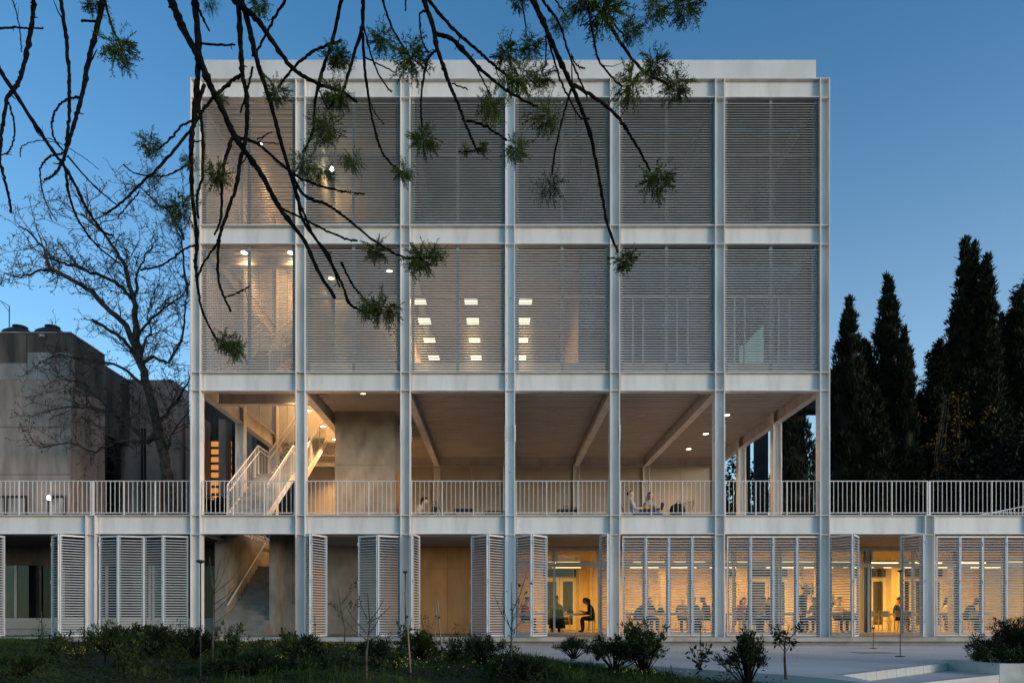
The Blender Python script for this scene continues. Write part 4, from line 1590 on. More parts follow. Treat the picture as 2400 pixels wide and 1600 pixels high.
A0, B0 = 0, 800
BR = [
    (A0, [(155, -60), (155, 0), (150, 90), (125, 230), (95, 350), (65, 410), (35, 450), (15, 560), (5, 640), (0, 730), (20, 820), (40, 900), (50, 975)], 18, 9),
    (A0, [(-60, 210), (-20, 290), (60, 415), (160, 570), (240, 690), (300, 770), (350, 860), (395, 950), (470, 1060), (515, 1080)], 18, 8),
    (A0, [(275, -60), (280, 0), (300, 150), (315, 300), (318, 420), (318, 530), (308, 640), (300, 710)], 16, 11),
    (A0, [(490, -60), (475, 0), (440, 150), (405, 290), (375, 440), (340, 570), (300, 700), (290, 740), (240, 810), (200, 825)], 21, 8),
    (A0, [(375, 445), (310, 455), (260, 500), (238, 570), (250, 640), (290, 690)], 8, 7),
    (A0, [(290, 705), (230, 720), (190, 760), (185, 810), (200, 900), (235, 975), (260, 1010)], 8, 3),
    (A0, [(310, 715), (400, 820), (490, 905), (550, 950)], 7, 5),
    (A0, [(300, 770), (315, 880), (350, 990), (420, 1100), (520, 1190), (560, 1220)], 11, 5),
    (A0, [(40, 470), (65, 560), (60, 650), (35, 700), (0, 710)], 7, 5),
    (A0, [(-40, 135), (0, 132), (110, 128), (200, 132)], 9, 6),
    (A0, [(760, -70), (785, 0), (850, 150), (910, 260), (960, 380), (1010, 480), (1070, 610), (1120, 690), (1200, 800), (1270, 930), (1340, 1030), (1400, 1110), (1460, 1240), (1540, 1370)], 30, 14),
    (A0, [(890, -70), (895, 0), (910, 200), (905, 400), (890, 560), (878, 680), (885, 900), (905, 1100), (898, 1200), (905, 1290), (930, 1430), (1000, 1570)], 25, 8),
    (A0, [(1090, -70), (1095, 0), (1105, 200), (1115, 350), (1132, 430), (1135, 560), (1125, 660), (1105, 730), (1085, 850), (1040, 990), (1010, 1080), (1000, 1200), (1010, 1310), (1060, 1430)], 21, 9),
    (A0, [(1030, -60), (1085, 10), (1180, 90), (1250, 190), (1340, 310), (1450, 380), (1568, 420), (1640, 470)], 27, 9),
    (A0, [(1095, -60), (1110, 0), (1150, 150), (1180, 280), (1220, 400), (1250, 500), (1290, 650), (1330, 790), (1370, 920), (1390, 1010), (1480, 1140), (1568, 1300), (1600, 1390), (1650, 1420)], 23, 8),
    (A0, [(1330, -50), (1310, 0), (1250, 100), (1200, 200), (1160, 260)], 12, 8),
    (A0, [(1115, 350), (1080, 360), (1000, 430), (930, 510), (870, 600), (740, 760), (650, 840), (540, 945), (475, 985)], 14, 8),
    (A0, [(900, 545), (840, 575), (790, 630), (720, 690)], 9, 7),
    (A0, [(1568, 190), (1500, 210), (1420, 250), (1340, 320), (1280, 400)], 12, 9),
    (A0, [(1590, -60), (1568, 0), (1530, 180), (1490, 300), (1450, 450), (1437, 600), (1390, 700)], 16, 8),
    (A0, [(940, 390), (915, 480), (930, 600), (930, 800), (905, 900), (910, 1000)], 14, 9),
    (A0, [(1070, 630), (1035, 730), (1020, 820), (1015, 1000), (985, 1080)], 14, 8),
    (A0, [(1090, 630), (1180, 660), (1300, 760), (1400, 830), (1568, 880)], 14, 7),
    (A0, [(1340, 800), (1400, 900), (1500, 940), (1568, 985), (1740, 1120), (1870, 1185), (2008, 1180)], 13, 7),
    (A0, [(1280, 950), (1400, 1010), (1500, 1060), (1600, 1100), (1640, 1105)], 9, 7),
    (A0, [(645, 1240), (750, 1215), (840, 1150), (910, 1120)], 7, 7),
    (A0, [(565, 755), (620, 795), (700, 810), (780, 800), (860, 760)], 5, 6),
    (A0, [(1035, 1365), (1090, 1345), (1150, 1315)], 6, 5),
    (A0, [(900, 10), (930, 80), (960, 140)], 9, 7),
    (A0, [(905, 200), (1000, 207), (1080, 205)], 9, 7),
    (A0, [(480, 0), (510, 110), (545, 190), (560, 230)], 10, 6),
    (A0, [(375, 97), (440, 97)], 9, 9),
    (A0, [(1370, 920), (1440, 1080), (1510, 1170), (1560, 1320)], 10, 7),
    (A0, [(900, 1290), (940, 1200), (990, 1130), (1010, 1080)], 8, 8),
    (A0, [(1470, 420), (1510, 500), (1540, 420)], 7, 5),
    (A0, [(540, 1000), (600, 930), (640, 880)], 5, 5),
    (A0, [(1180, 640), (1250, 605)], 5, 4), (A0, [(1150, 650), (1280, 660)], 5, 4),
    (A0, [(1105, 520), (1140, 400), (1160, 310)], 7, 9),
    (A0, [(150, 560), (180, 620), (260, 650), (380, 720), (455, 780)], 4, 2), (A0, [(95, 720), (105, 670), (200, 645), (270, 660)], 4, 3),
    (A0, [(100, 240), (92, 150), (70, 40), (40, -30)], 4, 5),
    (B0, [(105, -60), (100, 0), (95, 130), (60, 240), (20, 380), (0, 440)], 18, 9),
    (B0, [(97, 150), (110, 330), (130, 480), (160, 620), (200, 720), (265, 780)], 12, 7),
    (B0, [(100, 110), (130, 230), (170, 340), (230, 425)], 8, 6),
    (B0, [(100, 260), (180, 300), (255, 340)], 6, 4),
    (B0, [(180, -60), (190, 0), (225, 110), (270, 190), (320, 270)], 11, 6),
    (B0, [(370, -60), (380, 0), (420, 120), (440, 220), (480, 340), (515, 430), (540, 490), (570, 570), (600, 640), (630, 705)], 21, 8),
    (B0, [(370, -40), (400, 0), (500, 120), (600, 210), (680, 280), (760, 350), (830, 390)], 15, 8),
    (B0, [(435, 155), (520, 190), (620, 300), (700, 370), (800, 440), (905, 495)], 17, 8),
    (B0, [(575, 555), (660, 580), (760, 645)], 10, 7),
    (B0, [(440, 225), (400, 270), (375, 370), (365, 500), (372, 590)], 10, 7),
    (B0, [(390, 50), (360, 70), (370, 180), (400, 245)], 8, 6),
    (B0, [(860, -60), (880, 0), (940, 130), (1000, 270), (1060, 400), (1110, 520), (1150, 650), (1190, 850), (1220, 1020), (1270, 1160)], 23, 9),
    (B0, [(905, -50), (925, 0), (1000, 110), (1050, 260), (1100, 380), (1130, 450)], 11, 6),
    (B0, [(1065, 390), (1180, 460), (1280, 550), (1350, 660), (1420, 785)], 15, 9),
    (B0, [(1055, 410), (1020, 530), (985, 680), (968, 800)], 9, 7),
    (B0, [(945, 160), (1000, 350), (1045, 450), (1100, 540), (1140, 545)], 9, 5),
    (B0, [(1125, -60), (1130, 0), (1155, 150), (1190, 290), (1290, 400)], 11, 7),
    (B0, [(1150, -40), (1180, 40), (1260, 160), (1370, 310), (1500, 390)], 15, 9),
    (B0, [(960, -60), (985, 0), (1040, 80)], 9, 5),
    (B0, [(1240, -60), (1230, 60), (1300, 170)], 9, 6),
    (B0, [(1440, -60), (1450, 20)], 8, 5), (B0, [(1560, -70), (1568, 10)], 10, 6),
    (B0, [(0, 1210), (60, 1320), (130, 1400)], 9, 6), (B0, [(0, 1290), (40, 1390), (85, 1425)], 7, 5),
    (B0, [(615, 300), (660, 390), (690, 440)], 7, 5),
    (B0, [(820, -60), (830, 0), (850, 150)], 8, 5),
    (B0, [(120, 430), (150, 510), (195, 570)], 5, 4),
    (B0, [(510, 385), (580, 412)], 5, 5), (B0, [(540, 700), (600, 695), (650, 680)], 6, 4),
    (B0, [(1060, 260), (1080, 300), (1118, 315)], 6, 6), (B0, [(295, -20), (295, 50)], 8, 6),
    (B0, [(165, 1130), (175, 1075)], 6, 4), (B0, [(0, 880), (50, 885), (105, 893)], 7, 5),
    (B0, [(680, 262), (740, 262)], 6, 4), (B0, [(940, 170), (940, 270), (935, 310)], 7, 5),
]
TU = [(A0, 545, 215, 85), (A0, 430, 20, 55), (A0, 690, 660, 62), (A0, 700, 800, 50), (A0, 830, 950, 85), (A0, 868, 740, 42),
      (A0, 1000, 800, 70), (A0, 1275, 420, 68), (A0, 1020, 450, 32), (A0, 1400, 750, 72), (A0, 1480, 790, 75), (A0, 1500, 590, 80),
      (A0, 1540, 260, 62), (A0, 1040, 1565, 62), (A0, 1085, 1600, 55), (A0, 1190, 20, 50), (A0, 960, 0, 50), (A0, 1530, 430, 65),
      (B0, 190, 180, 70), (B0, 320, 260, 95), (B0, 760, 240, 70), (B0, 870, 210, 68), (B0, 820, 350, 95), (B0, 920, 350, 70), (B0, 690, 480, 72),
      (B0, 950, 530, 92), (B0, 375, 640, 72), (B0, 800, 680, 66), (B0, 570, 690, 30), (B0, 650, 680, 32), (B0, 1455, 825, 82), (B0, 960, 850, 82),
      (B0, 1300, 1195, 66), (B0, 1000, 90, 72), (B0, 1200, 40, 115), (B0, 1330, 130, 62), (B0, 1330, 380, 92), (B0, 1440, 290, 74), (B0, 1540, 390, 76),
      (B0, 1450, 30, 82), (B0, 1580, 20, 85), (B0, 280, 790, 52), (B0, 50, 740, 58), (B0, 160, 1150, 62), (B0, 360, 1185, 85), (B0, 430, 1165, 50),
      (B0, 190, 1420, 80), (B0, 120, 1410, 55), (B0, 0, 260, 60), (B0, 0, 440, 60), (B0, 810, 0, 50), (B0, 1090, 10, 70)]

tb = Vector((-3.4, -D + 3.4, -0.4))
t = thing('overhanging_tree', 'dark branches with needle tufts hanging down in front of the facade', 'tree', tb)
tops = []
for k, (ox, px, w0, w1) in enumerate(BR):
    pts = [FP_(ox + x / ZS, y / ZS) for x, y in px]
    fine = []
    for p in smooth_line([tuple(p) for p in pts], 9):
        fine.append(p + Vector((random.gauss(0, 0.0016), random.gauss(0, 0.004), random.gauss(0, 0.0016))))
    m = len(fine)
    rad = []
    for i, p in enumerate(fine):
        d = p.y + D
        w = (w0 + (w1 - w0) * i / (m - 1)) / ZS * 0.5 * 1.15 * d / FPX
        rad.append(w * random.uniform(0.86, 1.14) * (1.35 if random.random() < 0.06 else 1))
    mb = MB().tube([p - tb for p in fine], rad, 7)
    # little spurs
    for i in range(2, m - 1):
        if random.random() < 0.1:
            p = fine[i]
            d = Vector((random.gauss(0, 1), random.gauss(0, 1), random.gauss(0, 1))).normalized()
            L = random.uniform(0.015, 0.05) if random.random() < 0.8 else random.uniform(0.08, 0.2)
            mb.tube([p - tb, p + d * L * 0.5 + Vector((0, 0, -0.1 * L)) - tb, p + d * L - tb], [rad[i] * 0.5, rad[i] * 0.35, rad[i] * 0.2], 4)
    link('branch', mb.mesh('branch', M['bark'], True), t)
    if px[0][1] < -30:
        tops.append((fine[0] - tb, rad[0]))
# limbs and trunk above and beside the frame carrying those branches
mb = MB()
topz = max(p.z for p, r in tops) + 0.5
mb.tube([(0, 0, 0), (-0.05, -0.1, 2.0), (-0.15, -0.1, 4.2), (0.1, 0.5, topz + 0.1), (2.0, 1.7, topz + 0.4), (4.0, 1.9, topz + 0.5), (5.6, 2.0, topz + 0.5)], [0.3, 0.25, 0.21, 0.16, 0.12, 0.08, 0.05], 10)
mb.tube([(0.2, 0.6, topz + 0.1), (-0.6, 1.5, topz + 0.3), (-1.6, 1.9, topz + 0.3)], [0.12, 0.08, 0.04], 8)
link('trunk', mb.mesh('trunk', M['bark'], True), t)
mb = MB()
for p, r in tops:
    q = Vector((p.x * 0.9 + 0.2, 1.7 + (p.y - 1.7) * 0.5, topz + 0.32))
    mb.tube([p, (p + q) / 2 + Vector((0, 0, 0.1)), q], [r, r * 1.1, r * 1.2], 6)
link('limb', mb.mesh('limb', M['bark'], True), t)


def tuft_mesh(seed):
    rs = random.Random(seed)
    mb = MB()
    V, F = [], []
    for s in range(80):
        d = Vector((rs.gauss(0, 1), rs.gauss(0, 1), rs.gauss(-0.25, 1))).normalized()
        p = Vector((0, 0, 0)) + d * rs.uniform(0.0, 0.25)
        L = rs.uniform(0.45, 1.2)
        n = 9
        for k in range(n):
            d2 = (d + Vector((rs.gauss(0, .14), rs.gauss(0, .14), rs.gauss(-.05, .14)))).normalized()
            p2 = p + d2 * L / n
            sd_ = d2.orthogonal().normalized() * 0.011
            i0 = len(V)
            V += [tuple(p - sd_), tuple(p + sd_), tuple(p2 + sd_), tuple(p2 - sd_)]
            F.append((i0, i0 + 1, i0 + 2, i0 + 3))
            if k > 1:
                for e in range(3):
                    dn = (d2 * 0.9 + Vector((rs.gauss(0, .7), rs.gauss(0, .7), rs.gauss(0, .7)))).normalized()
                    ln = rs.uniform(0.12, 0.26)
                    w = dn.orthogonal().normalized() * 0.02
                    i0 = len(V)
                    V += [tuple(p2), tuple(p2 + dn * ln * 0.5 + w), tuple(p2 + dn * ln), tuple(p2 + dn * ln * 0.5 - w)]
                    F.append((i0, i0 + 1, i0 + 2, i0 + 3))
            p, d = p2, d2
    return np_mesh('needle_tuft', V, F, M['needle'])


tufts = [tuft_mesh(s) for s in range(5)]
for i, (ox, x, y, r) in enumerate(TU):
    sx, sy = ox + x / ZS, y / ZS
    p = FP_(sx, sy) - tb
    o = link('needle_tuft', tufts[i % 5], t, p)
    o.rotation_euler = (random.uniform(-0.4, 0.4), random.uniform(-0.4, 0.4), random.uniform(0, 6.28))
    sc = r / ZS * fdist(sx, sy) / FPX * 1.0
    o.scale = (sc, sc, sc * random.uniform(0.9, 1.15))

# ------------------------------------------------------------------ garden plants


def gp(px, base_py):
    """ground point under a base pixel, walked along the sight line"""
    best = None
    for i in range(60, 210):
        d = i / 10
        X = (px - VX) / FPX * d
        z = CZ + (VY - base_py) / FPX * d
        g = garden_z(X, d - D) if in_garden(X, d - D, -0.6) else PZ
        if z <= g:
            return Vector((X, d - D, g))
        best = Vector((X, d - D, g))
    return best


def rosette_shrub(pos, h, w, label, group=None, m='shrub', seed=0, nst=34, name='shrub'):
    rs = random.Random(seed)
    t = thing(name, label, 'shrub', pos, 0, group)
    st = MB()
    C, O = [], []
    for s in range(nst):
        a = rs.uniform(0, 6.28)
        rr = math.sqrt(rs.random()) * w / 2 * (0.8 + 0.3 * math.sin(2 * a + seed) + (0.25 if rs.random() < 0.12 else 0))
        z = h * (0.45 + 0.55 * math.sqrt(max(0.05, 1 - (rr / (w / 2)) ** 2))) * rs.uniform(0.6, 1.12)
        tip = Vector((rr * math.cos(a), rr * math.sin(a), z))
        mid = Vector((rr * 0.45 * math.cos(a), rr * 0.45 * math.sin(a), z * 0.45))
        st.tube([(0, 0, -0.03), tuple(mid), tuple(tip)], [0.012, 0.008, 0.004], 4)
        for k in range(4):
            p = mid.lerp(tip, 0.35 + 0.65 * (k + 1) / 4) + Vector((rs.gauss(0, .03), rs.gauss(0, .03), rs.gauss(0, .02)))
            C.append(tuple(p))
            O.append(tuple((tip - mid).normalized()))
    V, F = leaf_cloud(C, 0.042, 30, rs.uniform(0.034, 0.056), up=0.2, aspect=rs.uniform(0.22, 0.4), outward=O)
    link('stems', st.mesh('stems', M['bark']), t)
    link('foliage', np_mesh('foliage', V, F, M[m]), t)
    return t


SH = [(1510, 1585, 0.8, 1.0, 'large round shrub of dense leaf rosettes beside the plaza edge', 46),
      (1440, 1575, 0.45, 0.75, 'spreading low shrub leaning against the large round one', 24),
      (1752, 1612, 0.66, 0.62, 'small domed shrub on bare stems standing over the pale plaza', 30),
      (1345, 1552, 0.42, 0.75, 'loose shrub with stiff twigs in front of the seated figure', 30),
      (1400, 1548, 0.42, 0.6, 'low twiggy shrub at the plaza edge by the folded shutters', 20),
      (345, 1540, 0.55, 1.3, 'broad dense shrub before the closed shutters of the dark wing', 60),
      (255, 1535, 0.5, 0.9, 'low dark shrub beside the broad dense one', 26),
      (455, 1545, 0.5, 0.8, 'tall leafy shrub in front of the corner column', 44),
      (700, 1550, 0.4, 0.9, 'dark mounded shrub below the concrete stair', 30),
      (985, 1545, 0.5, 0.9, 'broad leaved shrub below the plywood wall', 34),
      (1130, 1560, 0.45, 1.0, 'wide leafy shrub below the folded shutters by the plywood', 34),
      (880, 1560, 0.4, 0.8, 'leafy clump under the half open shutters', 28),
      (60, 1590, 0.3, 0.9, 'low clump of greenery in the grass below the wing', 26),
      (600, 1590, 0.35, 1.2, 'flat spreading greenery in the middle of the garden', 36),
      (1230, 1600, 0.35, 1.0, 'low leafy mound near the bare sapling', 30)]
for i, (px, py, h, w, lab, n) in enumerate(SH):
    rosette_shrub(gp(px, py), h, w, lab, None, 'shrub' if i % 3 else 'weed', 50 + i, n)
# planter with flowering bush at the right
PL = thing('planter', 'low pale concrete planter wall beside the plaza steps', 'planter', (8.6, -7.8, -0.6))
mb = MB()
mb.prism([(-0.15, 0.02), (0.1, -1.12), (6.0, -1.3), (6.0, -1.12), (0.24, -0.95), (0.02, 0.02)], 'z', 0, 0.4)
link('wall', mb.mesh('wall', M['stone']), PL)
mb = MB()
mb.prism([(0.03, 0.02), (0.25, -0.94), (5.9, -1.1), (5.9, 0.02)], 'z', 0, 0.3)
link('soil', mb.mesh('soil', M['soil']), PL)
rosette_shrub((9.45, -8.35, -0.32), 0.85, 1.5, 'big dark flowering bush spilling over the planter wall', None, 'shrub', 91, 90)
rosette_shrub((10.6, -8.4, -0.32), 0.8, 1.4, 'dark bush with purple flower spikes in the planter', None, 'shrub', 92, 70)
rosette_shrub((8.85, -8.55, -0.3), 0.35, 0.9, 'trailing greenery hanging over the planter corner', None, 'weed', 93, 34)


def weed(pos, h, label, group, seed, nl=26):
    rs = random.Random(seed)
    t = thing('tall_weed', label, 'plant', pos, 0, group)
    st = MB()
    C = []
    for s in range(rs.randint(3, 6)):
        a = rs.uniform(0, 6.28)
        l = rs.uniform(0.05, 0.22)
        hh = h * rs.uniform(0.6, 1.0)
        pts = [(0, 0, -0.02), (math.cos(a) * l * 0.4, math.sin(a) * l * 0.4, hh * 0.5), (math.cos(a) * l, math.sin(a) * l, hh)]
        st.tube(pts, [0.006, 0.005, 0.003], 4)
        for k in range(nl // 4):
            u = rs.uniform(0.2, 1)
            p = Vector(pts[0]).lerp(Vector(pts[2]), u)
            C.append((p.x, p.y, p.z))
    V, F = leaf_cloud(C, 0.05, rs.choice([2, 3, 5]), rs.uniform(0.045, 0.1), up=0.2, aspect=rs.uniform(0.2, 0.45))
    link('stems', st.mesh('stems', M['bark']), t)
    link('leaves', np_mesh('leaves', V, F, M['weed']), t)


for i in range(70):
    px = random.uniform(60, 1230)
    py = random.uniform(1515, 1590)
    weed(gp(px, py), random.choice([0.2, 0.3, 0.35, 0.5, 0.7]) * random.uniform(0.8, 1.2), 'knee high leafy weed growing wild in the garden grass', 'wild garden weeds', 200 + i)
for i, (px, py, h) in enumerate([(1640, 1580, 0.45), (1000, 1520, 1.15), (550, 1530, 0.7), (940, 1560, 0.95), (205, 1530, 0.55)]):
    weed(gp(px, py), h, ['weed with seed heads between the round shrubs', 'tall curling weed in front of the plywood wall', 'grassy tall weed below the concrete stair', 'dry tall weed beside the bamboo cane', 'spindly weed at the foot of the wing column'][i], None, 300 + i, 40)


def sapling(pos, h, label, seed, leaves=0, lean=0.0):
    rs = random.Random(seed)
    t = thing('sapling', label, 'sapling', pos)
    mb = MB()
    C = []
    top = Vector((lean, 0, h))
    tr = [Vector((0, 0, -0.05)), Vector((lean * 0.1 + rs.gauss(0, .02), 0, h * 0.3)), Vector((lean * 0.5 + rs.gauss(0, .03), 0.02, h * 0.65)), top]
    mb.tube(tr, [0.022, 0.017, 0.011, 0.004], 6)
    for k in range(6):
        u = rs.uniform(0.3, 0.8)
        p = tr[1].lerp(tr[3], u - 0.2)
        d = Vector((rs.choice([-1, 1]) * rs.uniform(0.3, 0.9), rs.gauss(0, .4), rs.uniform(0.4, 1.0))).normalized()
        L = h * rs.uniform(0.25, 0.5)
        q = p + d * L * 0.5
        e = q + (d + Vector((0, 0, 0.4))).normalized() * L * 0.5
        mb.tube([p, q, e], [0.008, 0.006, 0.003], 4)
        for j in range(4):
            C.append(tuple(q.lerp(e, rs.random())))
    link('trunk', mb.mesh('trunk', M['bark_bare']), t)
    if leaves:
        V, F = leaf_cloud(C, 0.05, leaves, 0.06, up=0.1, aspect=0.5)
        link('leaves', np_mesh('leaves', V, F, M['shrub']), t)


sapling(gp(497, 1560), 1.9, 'forked bare sapling in front of the concrete stair pier', 1, 0, -0.05)
sapling(gp(806, 1522), 1.6, 'thin sapling with a few leaves before the concrete wall', 2, 4, -0.15)
sapling(gp(858, 1598), 1.2, 'grey bare sapling stump with upright shoots', 3, 0, 0.02)
sapling(gp(1198, 1588), 1.4, 'bare forked sapling before the white middle column', 4, 1, 0.0)
sapling(gp(1842, 1610), 0.75, 'small leafy sapling standing before the closed shutters', 5, 7, 0.05)


def cane(pos, h, lean, label):
    t = thing('bamboo_cane', label, 'cane', pos)
    link('cane', MB().tube([(0, 0, -0.1), (lean * 0.5, 0, h * 0.5), (lean, 0, h)], [0.017, 0.015, 0.012], 6).mesh('cane', M['cane']), t)
    link('tie', MB().tube([(lean * 0.7 - 0.02, 0, h * 0.7), (lean * 0.7 + 0.02, 0, h * 0.7 + 0.02)], 0.02, 6).mesh('tie', M['black']), t)


cane(gp(964, 1588), 1.35, -0.1, 'leaning bamboo cane tied beside the tall weed')
cane(gp(1037, 1545), 1.15, -0.1, 'bamboo cane of a pair crossed before the plywood wall')
cane(gp(1018, 1530), 1.15, 0.05, 'second upright bamboo cane crossed before the plywood wall')
cane(gp(740, 1520), 0.75, -0.02, 'short bamboo stake under the folded shutter')


def garden_lamp(pos, h, label, disc=0.11):
    t = thing('garden_lamp', label, 'lamp', pos)
    link('base', MB().lathe([(0.1, 0.0), (0.1, 0.015), (0.03, 0.025)], 16).mesh('base', M['black']), t)
    link('pole', MB().tube([(0, 0, 0.02), (0, 0, h)], 0.01, 8).mesh('pole', M['black']), t)
    link('disc_head', MB().lathe([(0.02, h - 0.02), (disc, h), (disc, h + 0.018), (0.02, h + 0.03)], 20).mesh('disc_head', M['black']), t)


def pz(px, py, z=PZ):
    k = (py - VY) / (CZ - z)
    return Vector(((px - VX) / k, FPX / k - D, z))


garden_lamp(pz(2110, 1538), 1.87, 'tall thin black disc lamp standing on the plaza', 0.06)
garden_lamp(pz(2047, 1519), 0.56, 'short black disc lamp on the plaza near the open shutters', 0.045)
garden_lamp(pz(1642, 1524), 0.62, 'black disc lamp behind the shrubs at the plaza edge', 0.055)
garden_lamp(gp(950, 1555), 1.75, 'black disc lamp rising from the weeds by the third column', 0.05)
garden_lamp(gp(470, 1600), 1.72, 'black disc lamp in front of the concrete stair pier', 0.06)
t = thing('garden_stake', 'thin black metal stake in the grass below the dark wing', 'stake', gp(100, 1536))
link('rod', MB().tube([(0, 0, -0.1), (-0.02, 0, 0.8)], 0.009, 6).mesh('rod', M['black']), t)
link('tip', MB().tube([(-0.02, 0, 0.8), (-0.02, 0, 0.83)], 0.016, 6).mesh('tip', M['black']), t)
t = thing('drain_cover', 'dark rectangular cover set in the plaza', 'cover', pz(2050, 1529) + Vector((0, 0, 0.004)))
link('plate', MB().box(-0.42, 0.42, -0.3, 0.3, 0, 0.004).mesh('plate', M['concrete']), t)
link('rim', MB().box(-0.45, 0.45, -0.33, 0.33, -0.003, 0.002).mesh('rim', M['old_dark']), t)

# ------------------------------------------------------------------ furniture


def chair_meshes(color):
    fr = MB()
    for s in (-1, 1):
        fr.tube([(s * 0.2, -0.22, 0), (s * 0.18, -0.18, 0.44)], 0.012, 6)
        fr.tube([(s * 0.2, 0.24, 0), (s * 0.18, 0.18, 0.44), (s * 0.18, 0.24, 0.82)], 0.012, 6)
    fr.tube([(-0.18, 0.24, 0.82), (0.18, 0.24, 0.82)], 0.012, 6)
    seat = MB().box(-0.2, 0.2, -0.2, 0.19, 0.44, 0.465)
    back = MB().box(-0.17, 0.17, 0.205, 0.235, 0.6, 0.82)
    legs = []
    for sx in (-1, 1):
        legs.append(MB().tube([(sx * 0.2, -0.22, 0), (sx * 0.18, -0.18, 0.44)], 0.012, 6).mesh('leg', M['steel']))
        legs.append(MB().tube([(sx * 0.2, 0.24, 0), (sx * 0.18, 0.18, 0.45), (sx * 0.18, 0.235, 0.83)], 0.012, 6).mesh('leg', M['steel']))
    return seat.mesh('seat', color), back.mesh('backrest', color), legs


CH = {'white': chair_meshes(cloth((0.62, 0.56, 0.42))), 'green': chair_meshes(cloth((0.22, 0.28, 0.06)))}


def chair(loc, rz, kind='white', label='pale metal legged chair at the dining tables', group='dining room chairs'):
    s, b, L = CH[kind]
    t = thing('chair', label, 'chair', loc, rz, group)
    link('seat', s, t)
    link('backrest', b, t)
    for l in L:
        link('leg', l, t)
    return t


tt_me = MB().box(-0.7, 0.7, -0.36, 0.36, 0.715, 0.74).mesh('table_top', M['tabletop'])
tl_me = [MB().tube([(x, y, 0), (x, y, 0.715)], 0.016, 6).mesh('leg', M['steel']) for x in (-0.64, 0.64) for y in (-0.3, 0.3)]
ap_me = MB().box(-0.64, 0.64, -0.3, 0.3, 0.67, 0.714).mesh('apron', M['steel'])


def table(x, y, rz=0):
    t = thing('table', 'long pale dining table on thin steel legs', 'table', (x, y, 0.012), rz, 'dining tables')
    link('table_top', tt_me, t)
    link('apron', ap_me, t)
    for l in tl_me:
        link('leg', l, t)


for x, y in ((1.05, 5.6), (3.0, 5.6), (5.6, 5.6), (7.1, 5.6), (9.3, 5.6), (10.85, 5.6), (13.3, 5.6), (14.8, 5.6), (16.6, 5.6), (18.1, 5.6), (3.2, 8.4), (7.6, 8.4), (12.0, 8.4), (15.4, 8.4)):
    table(x, y)
FZ = 0.012
for x, y, rz, kd in ((2.6, 6.35, 0, 'white'), (5.3, 4.85, 180, 'white'), (8.9, 4.85, 180, 'white'), (11.2, 6.4, 0, 'white'), (13.0, 4.85, 175, 'green'), (13.75, 4.8, 185, 'white'), (14.3, 4.85, 180, 'white'), (14.95, 4.8, 170, 'white'), (15.3, 4.9, 190, 'green'), (16.2, 6.4, 0, 'white'), (17.7, 4.85, 180, 'white'), (18.5, 6.4, 0, 'white'), (7.4, 4.8, 185, 'white'), (10.4, 4.85, 175, 'white')):
    chair((x, y, FZ), R(rz), kd, 'green backed chair at the dining table' if kd == 'green' else 'empty pale chair drawn up to a dining table', 'green chairs' if kd == 'green' else 'empty dining chairs')

# wire lounge chairs and low tables on the terrace
mb = MB()
for s in (-1, 1):
    mb.tube([(s * 0.3, -0.32, 0), (s * 0.29, -0.3, 0.34), (s * 0.27, 0.26, 0.28), (s * 0.26, 0.46, 0.82)], 0.011, 6)
    mb.tube([(s * 0.3, 0.4, 0), (s * 0.28, 0.2, 0.28)], 0.011, 6)
mb.tube([(-0.26, 0.46, 0.82), (0.26, 0.46, 0.82)], 0.011, 6)
mb.tube([(-0.29, -0.3, 0.34), (0.29, -0.3, 0.34)], 0.011, 6)
wire_frame = mb.mesh('frame', M['black'])
mb = MB()
for i in range(11):
    u = i / 10
    z = 0.34 - 0.06 * u
    y = -0.3 + 0.56 * u
    mb.tube([(-0.28, y, z), (0.28, y, z)], 0.005, 4)
    yy, zz = 0.26 + 0.2 * u, 0.28 + 0.54 * u
    mb.tube([(-0.27, yy, zz), (0.27, yy, zz)], 0.005, 4)
wire_mesh = mb.mesh('wires', M['black'])
TZ = 3.7036


def wire_chair(x, y, rz, label):
    t = thing('wire_chair', label, 'chair', (x, y, TZ), R(rz), 'black wire chairs on the terrace')
    link('frame', wire_frame, t)
    link('wires', wire_mesh, t)


def low_table(x, y, label, w=0.32, h=0.5):
    t = thing('low_table', label, 'table', (x, y, TZ), 0, 'low black terrace tables')
    link('table_top', MB().box(-w, w, -w, w, h - 0.02, h).mesh('table_top', M['black']), t)
    for sx in (-1, 1):
        for sy in (-1, 1):
            link('leg', MB().tube([(sx * w * 1.08, sy * w * 1.08, 0), (sx * w * 0.92, sy * w * 0.92, h - 0.02)], 0.011, 6).mesh('leg', M['black']), t)


wire_chair(-1.75, 2.3, 75, 'black wire chair turned to a low table in the dim terrace bay')
low_table(-1.2, 2.2, 'low black table beside the turned wire chair')
low_table(-0.15, 2.4, 'low black table half hidden by the chipped column', 0.34, 0.46)
wire_chair(2.65, 3.0, 20, 'black wire chair behind a table in the darkest terrace bay')
low_table(2.3, 2.3, 'low black table with the wire chair behind it', 0.36, 0.5)
wire_chair(4.6, 2.6, 78, 'wire chair under the person with the yellow bundle')
wire_chair(5.15, 2.9, 20, 'wire chair under the person with long dark hair')
wire_chair(6.05, 2.3, -62, 'wire chair holding a black bag')
wire_chair(-2.95, 3.4, 80, 'wire chair under the lone person with a laptop')

# ------------------------------------------------------------------ people
SKIN = [cloth((0.55, 0.34, 0.24)), cloth((0.48, 0.29, 0.2)), cloth((0.6, 0.4, 0.3))]
PEND = []


